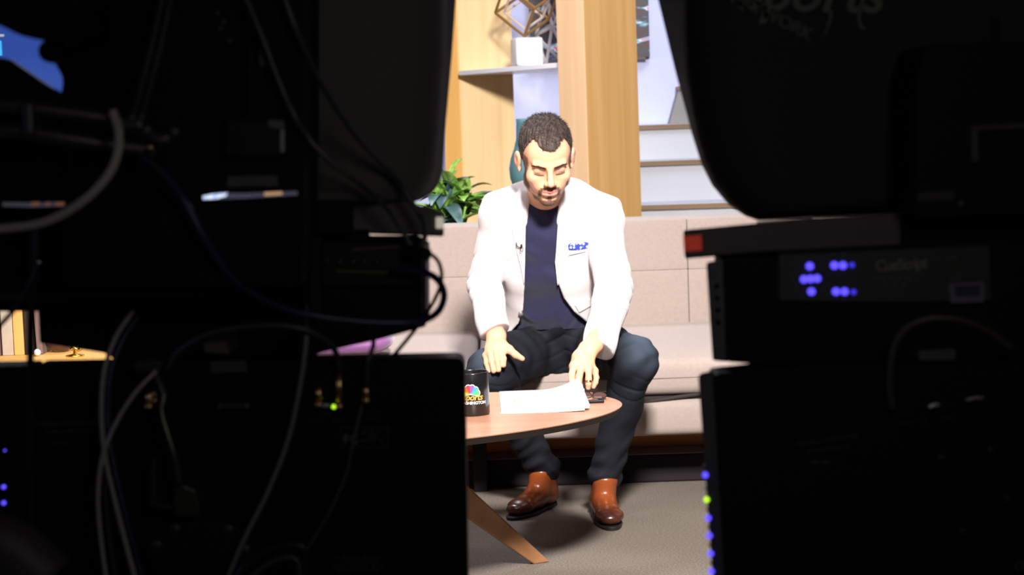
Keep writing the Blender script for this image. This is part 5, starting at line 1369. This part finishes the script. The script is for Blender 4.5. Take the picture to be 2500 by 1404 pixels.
cam2 = empty('studio_camera', (.5, 1.8, .95)); tag(cam2, 'black broadcast camera seen from behind, on the right rig', 'video camera')
prism_px(rounded([(2260, 110), (2640, 100), (2640, 520), (2230, 530), (2235, 200)], [20, 0, 0, 20, 20], 4), 1.86, 1.98, .004, 2).build('body', black_pl, cam2)
fr = prism_px([(2368, 303), (2510, 296), (2510, 318), (2392, 322), (2394, 398), (2370, 400)], 1.85, 1.862, .002, 1).build('back_frame', mat('dim_brown_metal', (.018, .016, .012), .6), cam2)
disc(2345, 497, 1.856, .004, rail_m, 'small_knob', cam2)
prism_px([(2240, 470), (2330, 464), (2332, 488), (2242, 494)], 1.856, 1.861, .0003, 1).build('asset_sticker', mat('dim_purple_sticker', (.022, .018, .026), .8), cam2)
for k in (2425, 2436): prism_px([(k, 40), (k + 3, 40), (k + 3, 170), (k, 170)], 1.854, 1.861, .0006, 1).build('back_rib', black_soft, cam2)

fm2 = empty('field_monitor', P(2000, 760, 1.98)); tag(fm2, 'black monitor box with glowing blue buttons on its back, right rig', 'monitor')
prism_px(rounded([(1768, 632), (2640, 592), (2640, 915), (1900, 892), (1776, 884)], [10, 6, 6, 10, 8], 4), 1.955, 2.05, .004, 2).build('housing', black_pl, fm2)
MB().prism(pp(rounded([(1724, 640), (1772, 634), (1780, 884), (1740, 880)], [10, 6, 6, 6], 4), 1.965), pp(rounded([(1724, 640), (1772, 634), (1780, 884), (1740, 880)], [10, 6, 6, 6], 4), 2.05), .003, 2).build('side_bezel', mat('charcoal_bezel', (.045, .043, .048), .5), fm2)
for k, yy in enumerate((698, 728, 757, 787)): disc(1750 + k * 1.2, yy, 1.963, .0026, black_pl, 'side_button', fm2, .002)
for k, (yy, w_) in enumerate(((660, 16), (672, 18), (712, 12), (772, 14), (851, 15))): prism_px([(1734 + k, yy), (1734 + k + w_, yy - 1), (1735 + k + w_, yy + 2), (1735 + k, yy + 3)], 1.9615, 1.966).build('bezel_marking', rail_m, fm2)
pan = prism_px([(1900, 618), (2418, 596), (2425, 735), (2230, 742), (1900, 738)], 1.945, 1.957, .002, 1).build('button_panel', mat('near_black_panel', (.02, .019, .019), .6), fm2)
LE = [(1977, 650), (1963, 682), (1979, 681), (1995, 680), (1981, 712), (2037, 648), (2058, 648), (2041, 712), (2062, 712)]
for a, b in LE: disc(a, b, 1.944, .0040, led_blue, 'led_button', pan, .002)
for a, b in ((2080, 647), (2084, 713)): disc(a, b, 1.944, .0028, led_dim, 'led_button', pan, .002)
flat_text('CueScript', 2200, 645, 1.9435, 26, print_m, pan, roll=2, bold=.0004, space=.85)
dashes(2178, 681, 1.9435, 96, 6, print_dim, pan, 5); dashes(2186, 695, 1.9435, 70, 5, print_dim, pan, 3); flat_text('www.cuescript.tv', 2228, 721, 1.9435, 7, print_dim, pan)
flat_text('MENU', 2040, 680, 1.9435, 5, print_dim, pan); flat_text('INPUT', 2084, 679, 1.9435, 5, print_dim, pan); flat_text('VOLUME', 2078, 627, 1.9435, 5, print_dim, pan)
for a, b in ((1982, 733), (2042, 731), (2063, 732), (2083, 731)): disc(a, b, 1.944, .0011, print_dim, 'panel_marking', pan, .001)
l1 = prism_px([(2309, 627), (2340, 625), (2345, 684), (2312, 686)], 1.9425, 1.9455, .0003, 1).build('serial_label', mat('grey_label', (.06, .062, .055), .8), pan)
for k in range(5): prism_px([(2313, 634 + 10 * k), (2340, 633 + 10 * k), (2340, 636 + 10 * k), (2313, 637 + 10 * k)], 1.9415, 1.943).build('label_line', black_pl, l1)
l2 = prism_px(rounded([(2317, 692), (2403, 688), (2404, 738), (2320, 741)], [6] * 4, 3), 1.9425, 1.9455, .0003, 1).build('asset_sticker', mat('lilac_sticker', (.12, .10, .16), .7), pan)
prism_px([(2330, 698), (2394, 696), (2392, 722), (2334, 724)], 1.941, 1.943).build('sticker_print', mat('deep_purple_print', (.03, .022, .07), .7), l2)

pmR = empty('prompter_monitor', P(2050, 1400, 1.93)); tag(pmR, 'large black prompter monitor with a strip of blue lights, lower right', 'monitor')
prism_px(rounded([(1742, 914), (1885, 898), (2700, 885), (2700, 1520), (1776, 1520)], [14, 40, 0, 0, 6], 5), 1.90, 1.95, .004, 2).build('housing', black_pl, pmR)
MB().prism(pp(rounded([(1704, 912), (1744, 905), (1780, 1520), (1748, 1520)], [14, 6, 0, 0], 4), 1.905), pp(rounded([(1704, 912), (1744, 905), (1780, 1520), (1748, 1520)], [14, 6, 0, 0], 4), 1.955), .003, 2).build('side_bezel', mat('charcoal_bezel_2', (.04, .037, .046), .5), pmR)
for a, b in ((1722, 1160), (1729, 1265), (1732, 1308), (1735, 1352), (1737, 1395)): disc(a, b, 1.9035, .0030, led_blue, 'led', pmR, .002)
disc(1725, 1220, 1.9035, .0028, led_green, 'led', pmR, .002)
for k, b in enumerate((1136, 1192, 1243, 1286, 1330, 1374)): prism_px([(1718 + k * 3, b), (1724 + k * 3, b - 1), (1725 + k * 3, b + 4), (1719 + k * 3, b + 5)], 1.901, 1.906).build('bezel_marking', rail_m, pmR)
flat_text('MODEL# CSTM19HB', 2020, 1074, 1.8985, 12, mat('dim_print_3', (.05, .05, .048), .8), pmR, roll=6)
flat_text('www.cuescript.tv', 2020, 1094, 1.8985, 11, mat('dim_print_4', (.05, .05, .045), .8), pmR, roll=6)
dashes(2005, 1128, 1.8985, 50, 6, vd, pmR, 2)
flat_text('CE', 2492, 1380, 1.8985, 20, print_dim, pmR)
k3 = prism_px([(2243, 858), (2332, 852), (2333, 886), (2245, 892)], 1.94, 1.955, .0003, 1).build('asset_sticker', mat('violet_grey_sticker', (.055, .055, .065), .7), pmR)
for a, b, c_ in ((2267, 2294, 991), (2357, 2403, 974)):  # short pale tubes shaped to imitate glints
    MB().tube([P(a, c_ + 3, 1.885), P((a + b) / 2, c_ - 2, 1.885), P(b, c_ - 3, 1.885)], .0022, 8, 3).build('glint_rim', mat('pale_green_glint', (.55, .6, .5), .3, metal=.6) if a < 2300 else steel, pmR, True)
for s_, a, b in (('OUTPUT', 2212, 1032), ('DVI', 2255, 1028), ('INPUT', 2315, 1020)): flat_text(s_, a, b, 1.8985, 7, vd, pmR, roll=5)
for a, b in ((2300, 1120), (2420, 1100), (2350, 1300), (2460, 1220)): disc(a, b, 1.89, .007, black_soft, 'screw', pmR)
prism_px(rounded([(2260, 1080), (2480, 1060), (2490, 1340), (2300, 1350)], [20] * 4, 4), 1.893, 1.902, .002, 1).build('vesa_plate', black_pl, pmR)
cable([(2178, 998, 1.89), (2172, 930, 1.885), (2182, 850, 1.88), (2215, 800, 1.875), (2270, 778, 1.87), (2340, 780, 1.87), (2410, 806, 1.88), (2470, 850, 1.89)], 9, mat('brown_grey_cable_jacket', (.05, .045, .032), .5), 'brownish cable arching over the sticker on the right rig')
# dark strap hanging in front of the seat edge right of the knee
stp = MB().tube([P(1550, 986, 6.125), P(1640, 972, 6.125), P(1700, 963, 6.125), P(1800, 950, 6.125)], .0075, 8).build('strap', gap_shade_and_strap_m, None, True)
tag(stp, 'dark strap running along the front of the sofa seat, right of the man\'s knee', 'strap')
